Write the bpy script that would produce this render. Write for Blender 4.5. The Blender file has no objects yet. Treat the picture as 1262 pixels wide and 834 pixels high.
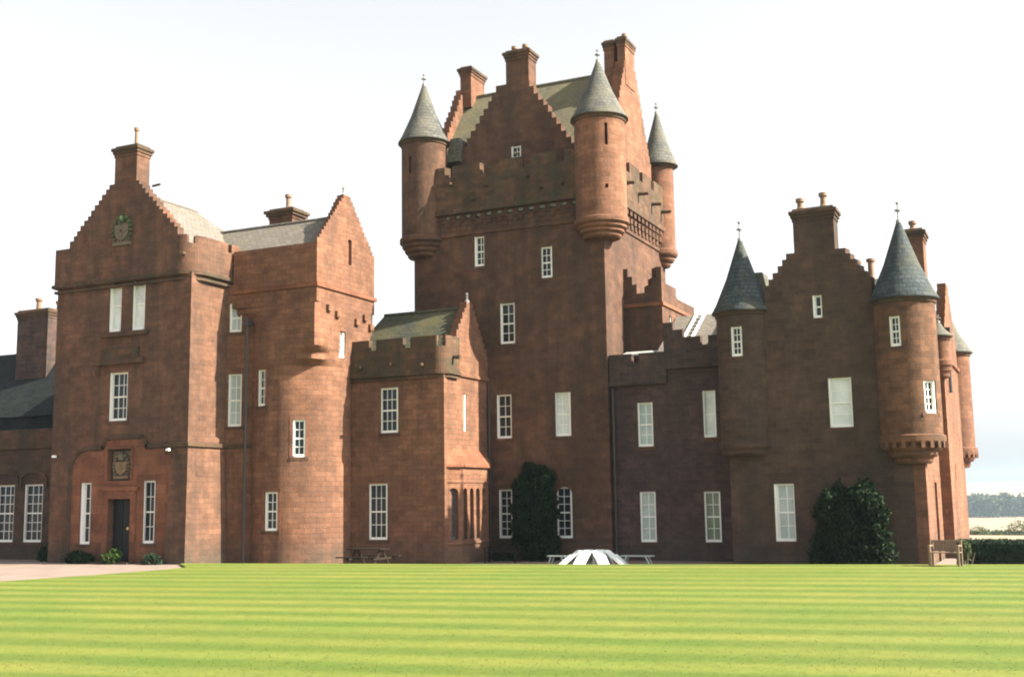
import bpy, math, random
import numpy as np
from mathutils import Vector, Matrix

S = bpy.context.scene
random.seed(7)
R = math.radians

# ------------------------------------------------------------------ camera
EYE = Vector((0, 0, 2.4))
TH, PITCH, ROLL = R(25.0), math.atan(200 / 1430), 0.015
f0 = Vector((-math.sin(TH), math.cos(TH), 0)); r0 = Vector((math.cos(TH), math.sin(TH), 0)); zz = Vector((0, 0, 1))
fw = f0 * math.cos(PITCH) + zz * math.sin(PITCH); up = zz * math.cos(PITCH) - f0 * math.sin(PITCH)
cr = r0 * math.cos(ROLL) - up * math.sin(ROLL); cu = up * math.cos(ROLL) + r0 * math.sin(ROLL)
cam_d = bpy.data.cameras.new('camera'); cam = bpy.data.objects.new('camera', cam_d)
S.collection.objects.link(cam); S.camera = cam
m = Matrix((cr, cu, -fw)).transposed().to_4x4(); m.translation = EYE; cam.matrix_world = m
cam_d.sensor_width = 36; cam_d.lens = 36 * 1430 / 1262; cam_d.clip_end = 20000; cam_d.clip_start = .1

# ------------------------------------------------------------------ light
SUN_EL, SUN_BETA = R(39), R(9)           # the sun stands to the right and a little behind the front walls
sdir = Vector((math.cos(SUN_EL) * math.cos(SUN_BETA), math.cos(SUN_EL) * math.sin(SUN_BETA), math.sin(SUN_EL)))
W = bpy.data.worlds.new('World'); S.world = W; W.use_nodes = True
nt = W.node_tree; nt.nodes.clear()
sky = nt.nodes.new('ShaderNodeTexSky'); sky.sky_type = 'NISHITA'; sky.sun_disc = False
sky.sun_elevation = SUN_EL; sky.sun_rotation = math.atan2(sdir.x, sdir.y)
sky.air_density = 1.0; sky.dust_density = 3.0; sky.ozone_density = 1.0
bg = nt.nodes.new('ShaderNodeBackground'); bg.inputs[1].default_value = 0.11
wo = nt.nodes.new('ShaderNodeOutputWorld')
hs = nt.nodes.new('ShaderNodeHueSaturation'); hs.inputs['Saturation'].default_value = .12; hs.inputs['Value'].default_value = .68   # milky summer sky
nt.links.new(sky.outputs[0], hs.inputs['Color']); nt.links.new(hs.outputs[0], bg.inputs[0]); nt.links.new(bg.outputs[0], wo.inputs[0])
sl = bpy.data.lights.new('sun', 'SUN'); sl.energy = 5.0; sl.angle = R(.5); sl.color = (1, .91, .74)
so = bpy.data.objects.new('sun', sl); S.collection.objects.link(so); so.rotation_euler = sdir.to_track_quat('Z', 'Y').to_euler()
S.view_settings.view_transform = 'Standard'; S.view_settings.look = 'None'; S.view_settings.gamma = 1
S.view_settings.use_curve_mapping = False; S.view_settings.exposure = 2.08
S.cycles.filter_width = 2.0

# ------------------------------------------------------------------ materials
def mat(name):
    mm = bpy.data.materials.new(name); mm.use_nodes = True
    n = mm.node_tree; b = n.nodes['Principled BSDF']
    return mm, n, b
def N(n, t, **k):
    x = n.nodes.new(t)
    for a, v in k.items(): setattr(x, a, v)
    return x
def noise(n, scale, vec=None, detail=4, rough=.6):
    x = N(n, 'ShaderNodeTexNoise'); x.inputs['Scale'].default_value = scale; x.inputs['Detail'].default_value = detail
    x.inputs['Roughness'].default_value = rough
    if vec is not None: n.links.new(vec, x.inputs['Vector'])
    return x.outputs['Fac']
def ramp(n, fac, *stops):
    x = N(n, 'ShaderNodeValToRGB'); cr_ = x.color_ramp
    while len(cr_.elements) < len(stops): cr_.elements.new(.5)
    for e, (p, c) in zip(cr_.elements, stops): e.position = p; e.color = (*c, 1) if len(c) == 3 else c
    n.links.new(fac, x.inputs[0]); return x.outputs[0]
def mix(n, a, b, fac, mode='MIX'):
    x = N(n, 'ShaderNodeMix', data_type='RGBA', blend_type=mode)
    for sock, v in ((x.inputs[0], fac), (x.inputs[6], a), (x.inputs[7], b)):
        if isinstance(v, (int, float)): sock.default_value = v
        elif isinstance(v, tuple): sock.default_value = (*v, 1)
        else: n.links.new(v, sock)
    return x.outputs[2]
def mapping(n, vec, scale):
    x = N(n, 'ShaderNodeMapping'); x.inputs['Scale'].default_value = scale; n.links.new(vec, x.inputs[0]); return x.outputs[0]
def bump(n, b, h, strength=.4, dist=.02):
    x = N(n, 'ShaderNodeBump'); x.inputs['Strength'].default_value = strength; x.inputs['Distance'].default_value = dist
    n.links.new(h, x.inputs['Height']); n.links.new(x.outputs[0], b.inputs['Normal'])

def masonry(name, dark, light, grime, grime_amt=.5, bw=.5, rh=.225, mortar=(.10, .06, .043), moss=None):
    mm, n, b = mat(name)
    uv = N(n, 'ShaderNodeTexCoord').outputs['UV']; pos = N(n, 'ShaderNodeNewGeometry').outputs['Position']
    def brick(c1, c2, mo, off, w):
        x = N(n, 'ShaderNodeTexBrick'); x.offset = off; x.inputs['Scale'].default_value = 1
        x.inputs['Brick Width'].default_value = w; x.inputs['Row Height'].default_value = rh
        x.inputs['Mortar Size'].default_value = .012; x.inputs['Mortar Smooth'].default_value = .6; x.inputs['Bias'].default_value = 0
        x.inputs['Color1'].default_value = (*c1, 1); x.inputs['Color2'].default_value = (*c2, 1); x.inputs['Mortar'].default_value = (*mo, 1)
        n.links.new(uvd, x.inputs['Vector']); return x
    # courses are not quite level or equal: wobble the lookup a little
    nz = N(n, 'ShaderNodeTexNoise'); nz.inputs['Scale'].default_value = 1.8; n.links.new(uv, nz.inputs['Vector'])
    sub = N(n, 'ShaderNodeVectorMath', operation='SUBTRACT'); n.links.new(nz.outputs['Color'], sub.inputs[0]); sub.inputs[1].default_value = (.5, .5, .5)
    sc = N(n, 'ShaderNodeVectorMath', operation='SCALE'); n.links.new(sub.outputs[0], sc.inputs[0]); sc.inputs['Scale'].default_value = .11
    ad = N(n, 'ShaderNodeVectorMath', operation='ADD'); n.links.new(uv, ad.inputs[0]); n.links.new(sc.outputs[0], ad.inputs[1])
    uvd = ad.outputs[0]
    b1 = brick(dark, light, mortar, .5, bw)
    b2 = brick((.88, .88, .89), (1.11, 1.10, 1.09), (1, 1, 1), .37, bw * 1.0)
    col = mix(n, b1.outputs['Color'], b2.outputs['Color'], .55, 'MULTIPLY')
    patch = ramp(n, noise(n, .23, pos, 5, .65), (.36, (.72, .72, .74)), (.62, (1.22, 1.18, 1.14)))
    col = mix(n, col, patch, .75, 'MULTIPLY')
    blot = ramp(n, noise(n, 1.5, pos, 6, .72), (.32, (.58, .60, .62)), (.62, (1.2, 1.17, 1.14)))
    col = mix(n, col, blot, .8, 'MULTIPLY')
    streak = ramp(n, noise(n, 1.0, mapping(n, pos, (1.1, 1.1, .16)), 5, .7), (.40, (0, 0, 0)), (.66, (1, 1, 1)))
    gm = N(n, 'ShaderNodeMath', operation='MULTIPLY'); n.links.new(streak, gm.inputs[0]); gm.inputs[1].default_value = grime_amt
    col = mix(n, col, grime, gm.outputs[0])
    # damp, algae-green foot of the walls
    sz = N(n, 'ShaderNodeSeparateXYZ'); n.links.new(pos, sz.inputs[0])
    ft = N(n, 'ShaderNodeMapRange'); n.links.new(sz.outputs['Z'], ft.inputs[0]); ft.inputs[1].default_value = 1.1; ft.inputs[2].default_value = -.3
    fm_ = N(n, 'ShaderNodeMath', operation='MULTIPLY'); n.links.new(ft.outputs[0], fm_.inputs[0]); n.links.new(ramp(n, noise(n, 1.2, pos, 5, .7), (.3, (.15, .15, .15)), (.65, (.9, .9, .9))), fm_.inputs[1])
    col = mix(n, col, (.05, .05, .038), fm_.outputs[0])
    if moss:
        mf = ramp(n, noise(n, 1.7, pos, 6, .7), (.5, (0, 0, 0)), (.64, (.8, .8, .8)))
        col = mix(n, col, moss, mf)
    fine = ramp(n, noise(n, 14, pos, 4, .7), (.25, (.82, .82, .82)), (.8, (1.16, 1.16, 1.16)))
    col = mix(n, col, fine, 1.0, 'MULTIPLY')
    n.links.new(col, b.inputs['Base Color']); b.inputs['Roughness'].default_value = .92; b.inputs['Specular IOR Level'].default_value = .15
    hm = N(n, 'ShaderNodeMath', operation='MULTIPLY_ADD'); n.links.new(b1.outputs['Fac'], hm.inputs[0]); hm.inputs[1].default_value = -.45
    n.links.new(noise(n, 7, pos, 5, .7), hm.inputs[2])
    bump(n, b, hm.outputs[0], .6, .03)
    return mm
RED_D, RED_L = (.155, .075, .045), (.19, .096, .060)
M = {}
M['stone'] = masonry('red_sandstone', RED_D, RED_L, (.072, .046, .036), .55)
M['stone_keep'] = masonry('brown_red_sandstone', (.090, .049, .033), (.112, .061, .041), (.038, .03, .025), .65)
M['stone_grey'] = masonry('shaded_grey_sandstone', (.064, .042, .032), (.084, .053, .040), (.036, .034, .027), .6)  # greyer stone, with the shade on the front walls put into its colour
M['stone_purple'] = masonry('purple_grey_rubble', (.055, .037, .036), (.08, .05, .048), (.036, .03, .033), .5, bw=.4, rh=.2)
M['parapet'] = masonry('mossy_parapet_stone', (.075, .046, .03), (.125, .07, .045), (.036, .033, .024), .8, moss=(.05, .05, .032))
M['parapet_dark'] = masonry('dark_lichened_parapet', (.05, .036, .034), (.085, .055, .048), (.03, .03, .028), .7)
M['stone_turret'] = masonry('turret_sandstone', (.10, .052, .032), (.155, .079, .047), (.05, .04, .03), .5)
M['stone_entrance'] = masonry('darkened_red_sandstone', (.122, .064, .042), (.15, .080, .053), (.045, .036, .03), .65)
M['dress'] = masonry('dressed_red_stone', (.15, .064, .038), (.20, .088, .053), (.09, .05, .037), .35, bw=1.1, rh=.42)

def plain(name, col, rough=.6, var=.15, scale=6, spec=.5, metal=0):
    mm, n, b = mat(name)
    pos = N(n, 'ShaderNodeNewGeometry').outputs['Position']
    c = mix(n, tuple(x * (1 - var) for x in col), tuple(min(1, x * (1 + var)) for x in col), noise(n, scale, pos, 5, .65))
    n.links.new(c, b.inputs['Base Color']); b.inputs['Roughness'].default_value = rough
    b.inputs['Specular IOR Level'].default_value = spec; b.inputs['Metallic'].default_value = metal
    return mm
M['white'] = plain('white_paint', (.74, .74, .71), .5, .07, 9)
M['iron'] = plain('dark_iron', (.035, .03, .03), .5, .3)
M['lead'] = plain('grey_lead', (.2, .2, .2), .5, .2)
M['leadlight'] = plain('pale_zinc', (.3, .31, .31), .4, .1)
M['pot'] = plain('buff_clay', (.17, .105, .065), .8, .2)
M['door'] = plain('black_green_paint', (.010, .012, .014), .5, .2, spec=.2)
M['brass'] = plain('brass', (.6, .45, .2), .3, .1, metal=1)
M['lamp'] = plain('white_lamp_shell', (.75, .75, .72), .3, .05)
M['wood'] = plain('weathered_teak', (.17, .115, .075), .75, .3, 20)
M['darkwood'] = plain('dark_stained_wood', (.022, .017, .013), .85, .3, 20, spec=.08)
M['faded'] = plain('faded_grey_garden_paint', (.26, .30, .29), .7, .25, 8)
M['garden_white'] = plain('weathered_white_garden_paint', (.62, .66, .65), .55, .22, 5)
M['carved'] = plain('mossy_carved_stone', (.12, .095, .065), .9, .45, 9)
M['carvedgold'] = plain('ochre_carved_stone', (.17, .115, .065), .9, .4, 11)
M['moss'] = plain('green_moss', (.05, .075, .03), .95, .4, 8)
M['trunk'] = plain('bark', (.09, .07, .05), .9, .3)

def glass(name, col, spec=.3, rough=.03):
    mm, n, b = mat(name)
    pos = N(n, 'ShaderNodeNewGeometry').outputs['Position']
    c = mix(n, tuple(x * .6 for x in col), tuple(min(1, x * 1.3) for x in col), noise(n, 1.6, pos, 2))
    n.links.new(c, b.inputs['Base Color']); b.inputs['Roughness'].default_value = rough; b.inputs['Specular IOR Level'].default_value = spec
    bump(n, b, noise(n, 1.1, pos, 2), .12, .05)
    return mm
M['glass'] = glass('dark_window_glass', (.012, .018, .022))
M['blind'] = glass('window_glass_over_white_blind', (.60, .63, .62))
M['curtain'] = glass('window_glass_over_green_curtain', (.16, .20, .15))
M['net'] = glass('window_glass_over_net_curtain', (.36, .42, .42))

def slate(name, c1, c2, lich, amt, bw=.32, rh=.2):
    mm, n, b = mat(name)
    uv = N(n, 'ShaderNodeTexCoord').outputs['UV']; pos = N(n, 'ShaderNodeNewGeometry').outputs['Position']
    x = N(n, 'ShaderNodeTexBrick'); x.inputs['Scale'].default_value = 1; x.inputs['Brick Width'].default_value = bw; x.inputs['Row Height'].default_value = rh
    x.inputs['Mortar Size'].default_value = .012; x.inputs['Color1'].default_value = (*c1, 1); x.inputs['Color2'].default_value = (*c2, 1)
    x.inputs['Mortar'].default_value = (*[v * .35 for v in c1], 1); n.links.new(uv, x.inputs['Vector'])
    lf = ramp(n, noise(n, .9, pos, 6, .7), (.5 - amt * .3, (0, 0, 0)), (.75 - amt * .3, (1, 1, 1)))
    lm = N(n, 'ShaderNodeMath', operation='MULTIPLY'); n.links.new(lf, lm.inputs[0]); lm.inputs[1].default_value = .85
    c = mix(n, x.outputs['Color'], lich, lm.outputs[0])
    c = mix(n, c, ramp(n, noise(n, 9, pos, 4, .7), (.3, (.75, .75, .75)), (.75, (1.2, 1.2, 1.2))), 1.0, 'MULTIPLY')
    n.links.new(c, b.inputs['Base Color']); b.inputs['Roughness'].default_value = .8; b.inputs['Specular IOR Level'].default_value = .15
    sx = N(n, 'ShaderNodeMath', operation='MULTIPLY_ADD'); n.links.new(x.outputs['Fac'], sx.inputs[0]); sx.inputs[1].default_value = -1.0
    n.links.new(noise(n, 5, pos, 4), sx.inputs[2]); bump(n, b, sx.outputs[0], .6, .03)
    return mm
M['slate'] = slate('blue_grey_slate', (.066, .068, .064), (.108, .108, .1), (.12, .112, .08), .25)
M['slate_dark'] = slate('dark_blue_slate', (.028, .040, .046), (.055, .067, .072), (.07, .07, .05), .15)
M['slate_black'] = slate('shadow_dark_slate', (.009, .013, .015), (.016, .021, .023), (.02, .023, .02), .2)  # entrance tower's shadow over the left wing put into the slate colour
M['slate_lichen'] = slate('lichened_slate', (.088, .084, .064), (.13, .122, .09), (.14, .125, .07), .55)
M['slate_pink'] = slate('sun_bleached_slate', (.115, .102, .094), (.165, .148, .135), (.12, .11, .085), .35)
M['slate_moss'] = slate('mossy_slate', (.032, .040, .034), (.055, .060, .046), (.085, .078, .038), .35)

def leafmat(name, a, b_, transl=.35):
    mm, n, b = mat(name)
    pos = N(n, 'ShaderNodeNewGeometry').outputs['Position']
    rnd = N(n, 'ShaderNodeNewGeometry').outputs['Random Per Island']
    c = mix(n, a, b_, ramp(n, rnd, (.1, (0, 0, 0)), (.95, (1, 1, 1))))
    c = mix(n, c, ramp(n, noise(n, 2.2, pos, 4), (.35, (.6, .6, .6)), (.65, (1.3, 1.3, 1.3))), 1.0, 'MULTIPLY')
    n.links.new(c, b.inputs['Base Color']); b.inputs['Roughness'].default_value = .7; b.inputs['Specular IOR Level'].default_value = .12
    tr = N(n, 'ShaderNodeBsdfTranslucent'); n.links.new(c, tr.inputs[0])
    ms = N(n, 'ShaderNodeMixShader'); ms.inputs[0].default_value = transl
    n.links.new(b.outputs[0], ms.inputs[1]); n.links.new(tr.outputs[0], ms.inputs[2]); n.links.new(ms.outputs[0], n.nodes['Material Output'].inputs[0])
    return mm
M['leaf_dark'] = leafmat('dark_evergreen_leaves', (.005, .012, .005), (.017, .036, .011), .14)
M['leaf_mid'] = leafmat('green_leaves', (.025, .055, .012), (.07, .12, .03))
M['leaf_hedge'] = leafmat('clipped_hedge_leaves', (.012, .026, .015), (.03, .055, .03), .2)
M['leaf_far'] = leafmat('far_field_bush_leaves', (.05, .075, .03), (.10, .12, .05), .2)
M['leaf_wood'] = leafmat('far_wood_leaves', (.03, .05, .03), (.06, .085, .045), .15)

# ------------------------------------------------------------------ mesh building
WORLD = {}
class MB:
    def __init__(s): s.v = []; s.f = []; s.uv = []; s.sm = []
    def quad(s, pts, uvs=None, smooth=False):
        i = len(s.v); pts = [Vector(p) for p in pts]; s.v += pts; s.f.append(tuple(range(i, i + len(pts))))
        if uvs is None:
            nrm = Vector((0, 0, 0))
            for k in range(len(pts)):
                a, b = pts[k], pts[(k + 1) % len(pts)]; nrm += a.cross(b)
            nrm = nrm.normalized() if nrm.length > 1e-9 else Vector((0, 0, 1))
            t = Vector((0, 0, 1)).cross(nrm)
            t = t.normalized() if t.length > .05 else Vector((1, 0, 0))
            w = nrm.cross(t)
            uvs = [(p.dot(t), p.dot(w)) for p in pts]
        s.uv.append(uvs); s.sm.append(smooth)
    def hexa(s, p):                       # 8 corners: bottom 4 counter-clockwise, top 4
        for q in ((3, 2, 1, 0), (4, 5, 6, 7), (0, 1, 5, 4), (1, 2, 6, 5), (2, 3, 7, 6), (3, 0, 4, 7)): s.quad([p[k] for k in q])
    def box(s, x0, x1, y0, y1, z0, z1, dx=0, dy=0):
        s.hexa([(x0, y0, z0), (x1, y0, z0), (x1, y1, z0), (x0, y1, z0), (x0 + dx, y0 + dy, z1), (x1 - dx, y0 + dy, z1), (x1 - dx, y1 - dy, z1), (x0 + dx, y1 - dy, z1)])
    def prism(s, pts, vec):               # polygon extruded along vec
        vec = Vector(vec); a = [Vector(p) for p in pts]; b = [p + vec for p in a]
        s.quad(a[::-1]); s.quad(b)
        for k in range(len(a)):
            j = (k + 1) % len(a); s.quad([a[k], a[j], b[j], b[k]])
    def lathe(s, cx, cy, prof, n=40, a0=0, a1=2 * math.pi):
        # prof: list of (r, z); v follows the profile length
        L = 0; R_ = max(r for r, z in prof)
        for (ra, za), (rb, zb) in zip(prof, prof[1:]):
            d = math.hypot(rb - ra, zb - za)
            for k in range(n):
                t0 = a0 + (a1 - a0) * k / n; t1 = a0 + (a1 - a0) * (k + 1) / n
                c0, s0, c1, s1 = math.cos(t0), math.sin(t0), math.cos(t1), math.sin(t1)
                P_ = [(cx + ra * c0, cy + ra * s0, za), (cx + ra * c1, cy + ra * s1, za), (cx + rb * c1, cy + rb * s1, zb), (cx + rb * c0, cy + rb * s0, zb)]
                u = [(R_ * t0, L), (R_ * t1, L), (R_ * t1, L + d), (R_ * t0, L + d)]
                if ra < 1e-4: P_ = [P_[0], P_[2], P_[3]]; u = [u[0], u[2], u[3]]
                elif rb < 1e-4: P_ = [P_[0], P_[1], P_[2]]; u = [u[0], u[1], u[2]]
                s.quad(P_, u, True)
            L += d
    def tube(s, a, b, r, r2=None, n=8):
        a, b = Vector(a), Vector(b); r2 = r if r2 is None else r2
        d = (b - a).normalized(); x = d.orthogonal().normalized(); y = d.cross(x)
        ra = [a + (x * math.cos(t) + y * math.sin(t)) * r for t in [2 * math.pi * k / n for k in range(n)]]
        rb = [b + (x * math.cos(t) + y * math.sin(t)) * r2 for t in [2 * math.pi * k / n for k in range(n)]]
        for k in range(n):
            j = (k + 1) % n; s.quad([ra[k], ra[j], rb[j], rb[k]], None, True)
        s.quad(ra[::-1]); s.quad(rb)
    def build(s, name, material, parent=None, origin=None):
        me = bpy.data.meshes.new(name)
        if origin is None:
            xs = np.array([tuple(p) for p in s.v]); lo, hi = xs.min(0), xs.max(0)
            origin = Vector(((lo[0] + hi[0]) / 2, (lo[1] + hi[1]) / 2, lo[2]))
        origin = Vector(origin)
        me.from_pydata([tuple(p - origin) for p in s.v], [], s.f)
        ul = me.uv_layers.new(name='UVMap')
        flat = [c for f in s.uv for uvv in f for c in uvv]; ul.data.foreach_set('uv', flat)
        me.polygons.foreach_set('use_smooth', s.sm)
        me.materials.append(material)
        if any(s.sm):
            import bmesh
            bm = bmesh.new(); bm.from_mesh(me); bmesh.ops.remove_doubles(bm, verts=bm.verts, dist=.0008); bm.to_mesh(me); bm.free()
            me.set_sharp_from_angle(angle=R(35))
        o = bpy.data.objects.new(name, me); S.collection.objects.link(o)
        o.location = origin
        if parent is not None:
            o.parent = parent; o.location = origin - WORLD[parent]
        WORLD[o] = origin
        return o
def empty(name, loc, label, cat, group=None):
    o = bpy.data.objects.new(name, None); S.collection.objects.link(o); o.location = loc; o.empty_display_size = .3
    WORLD[o] = Vector(loc); o['label'] = label; o['category'] = cat
    if group: o['group'] = group
    return o
def tag(o, label=None, cat=None, group=None, kind=None):
    for k, v in (('label', label), ('category', cat), ('group', group), ('kind', kind)):
        if v: o[k] = v
    return o

class Path:
    """A wall line seen from above; fn(u,z,d) gives the point u metres along it, z up, d metres into the wall (to the left of travel)."""
    def __init__(s, pts, closed=False):
        s.p = [Vector((x, y)) for x, y in pts]; s.closed = closed
        if closed: s.p.append(s.p[0].copy())
        s.s = [0]
        for a, b in zip(s.p, s.p[1:]): s.s.append(s.s[-1] + (b - a).length)
        s.n = []
        k = len(s.p); seg = []
        for a, b in zip(s.p, s.p[1:]):
            d = (b - a).normalized(); seg.append(Vector((-d.y, d.x)))
        for i in range(k):
            if i == 0: a, b = (seg[-1] if closed else seg[0]), seg[0]
            elif i == k - 1: a, b = seg[-1], (seg[0] if closed else seg[-1])
            else: a, b = seg[i - 1], seg[i]
            q = (a + b).normalized(); s.n.append(q / max(.3, q.dot(a)))
    def fn(s, u, z, d=0):
        i = 0
        while i < len(s.s) - 2 and u > s.s[i + 1] + 1e-9: i += 1
        t = (u - s.s[i]) / (s.s[i + 1] - s.s[i])
        p = s.p[i].lerp(s.p[i + 1], t); n = s.n[i].lerp(s.n[i + 1], t)
        q = p + n * d
        return Vector((q.x, q.y, z))
def circle_path(cx, cy, r, n=48, a0=-math.pi, turn=2 * math.pi):
    pts = [(cx + r * math.cos(a0 + turn * k / n), cy + r * math.sin(a0 + turn * k / n)) for k in range(n + (0 if abs(turn - 2 * math.pi) < 1e-6 else 1))]
    return Path(pts, abs(turn - 2 * math.pi) < 1e-6)

def gwall(mb, path, z0, z1, holes=(), steps=None, t=.45, smooth=False, breaks=True, u0=None, u1=None):
    """Wall along a path with real openings and a stepped top. holes: (ua,ub,za,zb); steps: (ua,ub,ztop)."""
    A = 0 if u0 is None else u0; B = path.s[-1] if u1 is None else u1
    us = {A, B}; zs = {z0, z1}
    for h in holes: us |= {h[0], h[1]}; zs |= {h[2], h[3]}
    if steps:
        for st in steps: us |= {max(A, st[0]), min(B, st[1])}; zs.add(st[2])
    if breaks:
        for q in path.s:
            if A < q < B and not any(h[0] < q < h[1] for h in holes): us.add(q)
    us = sorted(us); us = [u for k, u in enumerate(us) if k == 0 or u - us[k - 1] > 1e-5]
    zs = sorted(zs); zs = [z for k, z in enumerate(zs) if k == 0 or z - zs[k - 1] > 1e-5]
    top = lambda u: max([st[2] for st in steps if st[0] - 1e-6 <= u <= st[1] + 1e-6] + [z0]) if steps else z1
    nu, nz = len(us) - 1, len(zs) - 1
    sol = [[False] * nz for _ in range(nu)]
    for i in range(nu):
        uc = (us[i] + us[i + 1]) / 2; tp = top(uc)
        for j in range(nz):
            zc = (zs[j] + zs[j + 1]) / 2
            sol[i][j] = zc < tp and not any(h[0] < uc < h[1] and h[2] < zc < h[3] for h in holes)
    g = lambda i, j: 0 <= i < nu and 0 <= j < nz and sol[i][j]
    F = path.fn
    for i in range(nu):
        a, b = us[i], us[i + 1]
        for j in range(nz):
            if not sol[i][j]: continue
            c, d = zs[j], zs[j + 1]
            mb.quad([F(a, c), F(b, c), F(b, d), F(a, d)], [(a, c), (b, c), (b, d), (a, d)], smooth)
            mb.quad([F(b, c, t), F(a, c, t), F(a, d, t), F(b, d, t)], [(b, c), (a, c), (a, d), (b, d)], smooth)
            wrap = path.closed and u0 is None
            if not g(i - 1, j) and not (wrap and i == 0): mb.quad([F(a, c, t), F(a, c), F(a, d), F(a, d, t)], [(a - t, c), (a, c), (a, d), (a - t, d)])
            if not g(i + 1, j) and not (wrap and i == nu - 1): mb.quad([F(b, c), F(b, c, t), F(b, d, t), F(b, d)], [(b, c), (b + t, c), (b + t, d), (b, d)])
            if not g(i, j + 1): mb.quad([F(a, d), F(b, d), F(b, d, t), F(a, d, t)], [(a, d), (b, d), (b, d + t), (a, d + t)])
            if not g(i, j - 1): mb.quad([F(a, c, t), F(b, c, t), F(b, c), F(a, c)], [(a, c), (b, c), (b, c + t), (a, c + t)])
def bar(mb, path, ua, ub, za, zb, da, db, n=1):
    F = path.fn
    for k in range(n):
        x, y = ua + (ub - ua) * k / n, ua + (ub - ua) * (k + 1) / n
        mb.hexa([F(x, za, da), F(y, za, da), F(y, za, db), F(x, za, db), F(x, zb, da), F(y, zb, da), F(y, zb, db), F(x, zb, db)])
def course(mb, path, z0, z1, out, u0=0, u1=None, inn=.1):
    """a projecting string course that follows the wall line"""
    u1 = path.s[-1] if u1 is None else u1
    us = sorted({u0, u1} | {q for q in path.s if u0 < q < u1})
    F = path.fn
    for k, (a, b) in enumerate(zip(us, us[1:])):
        mb.quad([F(a, z0, -out), F(b, z0, -out), F(b, z1, -out), F(a, z1, -out)], [(a, z0), (b, z0), (b, z1), (a, z1)])
        mb.quad([F(a, z1, -out), F(b, z1, -out), F(b, z1 + .03, inn), F(a, z1 + .03, inn)])
        mb.quad([F(a, z0 - out * .6, inn), F(b, z0 - out * .6, inn), F(b, z0, -out), F(a, z0, -out)])
    if not path.closed or u0 > 0 or u1 < path.s[-1]:
        for u, sg in ((us[0], 1), (us[-1], -1)):
            q = [F(u, z0, -out), F(u, z1, -out), F(u, z1 + .03, inn), F(u, z0 - out * .6, inn)]
            mb.quad(q if sg > 0 else q[::-1])

castle = empty('castle', (-23, 46, -.5), 'red sandstone baronial castle with crow stepped gables, conical turrets and a tall central keep', 'castle')
def part(mb, name, m_, parent=castle, label=None):
    o = mb.build(name, M[m_] if isinstance(m_, str) else m_, parent)
    if label: o['label'] = label
    return o

def window(path, h, cols=2, rows=3, pane='glass', sill=True, arch=0, label=None, meet=True, deep=.22, fm='white', d0=.05):
    ua, ub, za, zb = h; mb = MB()
    d1 = deep
    w = .075
    bar(mb, path, ua + .002, ua + w, za + .002, zb - .002, d0, d1); bar(mb, path, ub - w, ub - .002, za + .002, zb - .002, d0, d1)
    bar(mb, path, ua + w, ub - w, za + .002, za + .12, d0 - .03, d1); bar(mb, path, ua + w, ub - w, zb - w, zb - .002, d0 + .06, d1)
    zm = (za + zb) / 2
    if meet: bar(mb, path, ua + w, ub - w, zm - .03, zm + .03, d1 - .09, d1 - .02)
    iu0, iu1, iz0, iz1 = ua + w, ub - w, za + .12, zb - w
    for k in range(1, cols):
        u = iu0 + (iu1 - iu0) * k / cols; bar(mb, path, u - .014, u + .014, iz0, iz1, d1 - .07, d1 - .035)
    for half in ((iz0, zm - .03), (zm + .03, iz1)) if meet else ((iz0, iz1),):
        for k in range(1, rows):
            z = half[0] + (half[1] - half[0]) * k / rows; bar(mb, path, iu0, iu1, z - .013, z + .013, d1 - .068, d1 - .033)
    o = part(mb, 'window', fm, label=label)
    F = path.fn; g = MB()
    dd = d1 - .05
    g.quad([F(ua + .01, za + .01, dd), F(ub - .01, za + .01, dd), F(ub - .01, zb - .01, dd), F(ua + .01, zb - .01, dd)])
    part(g, 'pane', pane, o)
    if sill:
        q = MB(); bar(q, path, ua - .12, ub + .12, za - .14, za + .012, -.035, .045); part(q, 'sill', 'stone_keep', o)
    if arch:
        # stone head that closes the square opening to a round arch
        q = MB(); n = 10; uc = (ua + ub) / 2; hw = (ub - ua) / 2
        for sgn in (-1, 1):
            pts = [(uc + sgn * hw, zb)] + [(uc + sgn * hw * math.cos(a), zb - arch + arch * math.sin(a)) for a in [math.pi / 2 * k / n for k in range(n + 1)]]
            for k in range(1, len(pts) - 1):
                tri = [pts[0], pts[k], pts[k + 1]]
                fr = [F(u, z, .004) for u, z in tri]; bk = [F(u, z, .15) for u, z in tri]
                if sgn > 0: fr, bk = fr[::-1], bk[::-1]
                q.quad(fr[::-1]); q.quad([fr[1], fr[2], bk[2], bk[1]])
        part(q, 'arch_head', 'dress', o)
    return o
def margins(mb, path, h, w=.17, out=.012):
    """dressed stone margin round an opening, a hair proud of the wall"""
    ua, ub, za, zb = h
    bar(mb, path, ua - w, ua, za, zb, -out, .03); bar(mb, path, ub, ub + w, za, zb, -out, .03); bar(mb, path, ua - w, ub + w, zb, zb + w * 1.2, -out, .03)

def rim(path, h, win, m_):
    mb = MB(); margins(mb, path, h, .14); part(mb, 'margin', m_, win)

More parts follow.
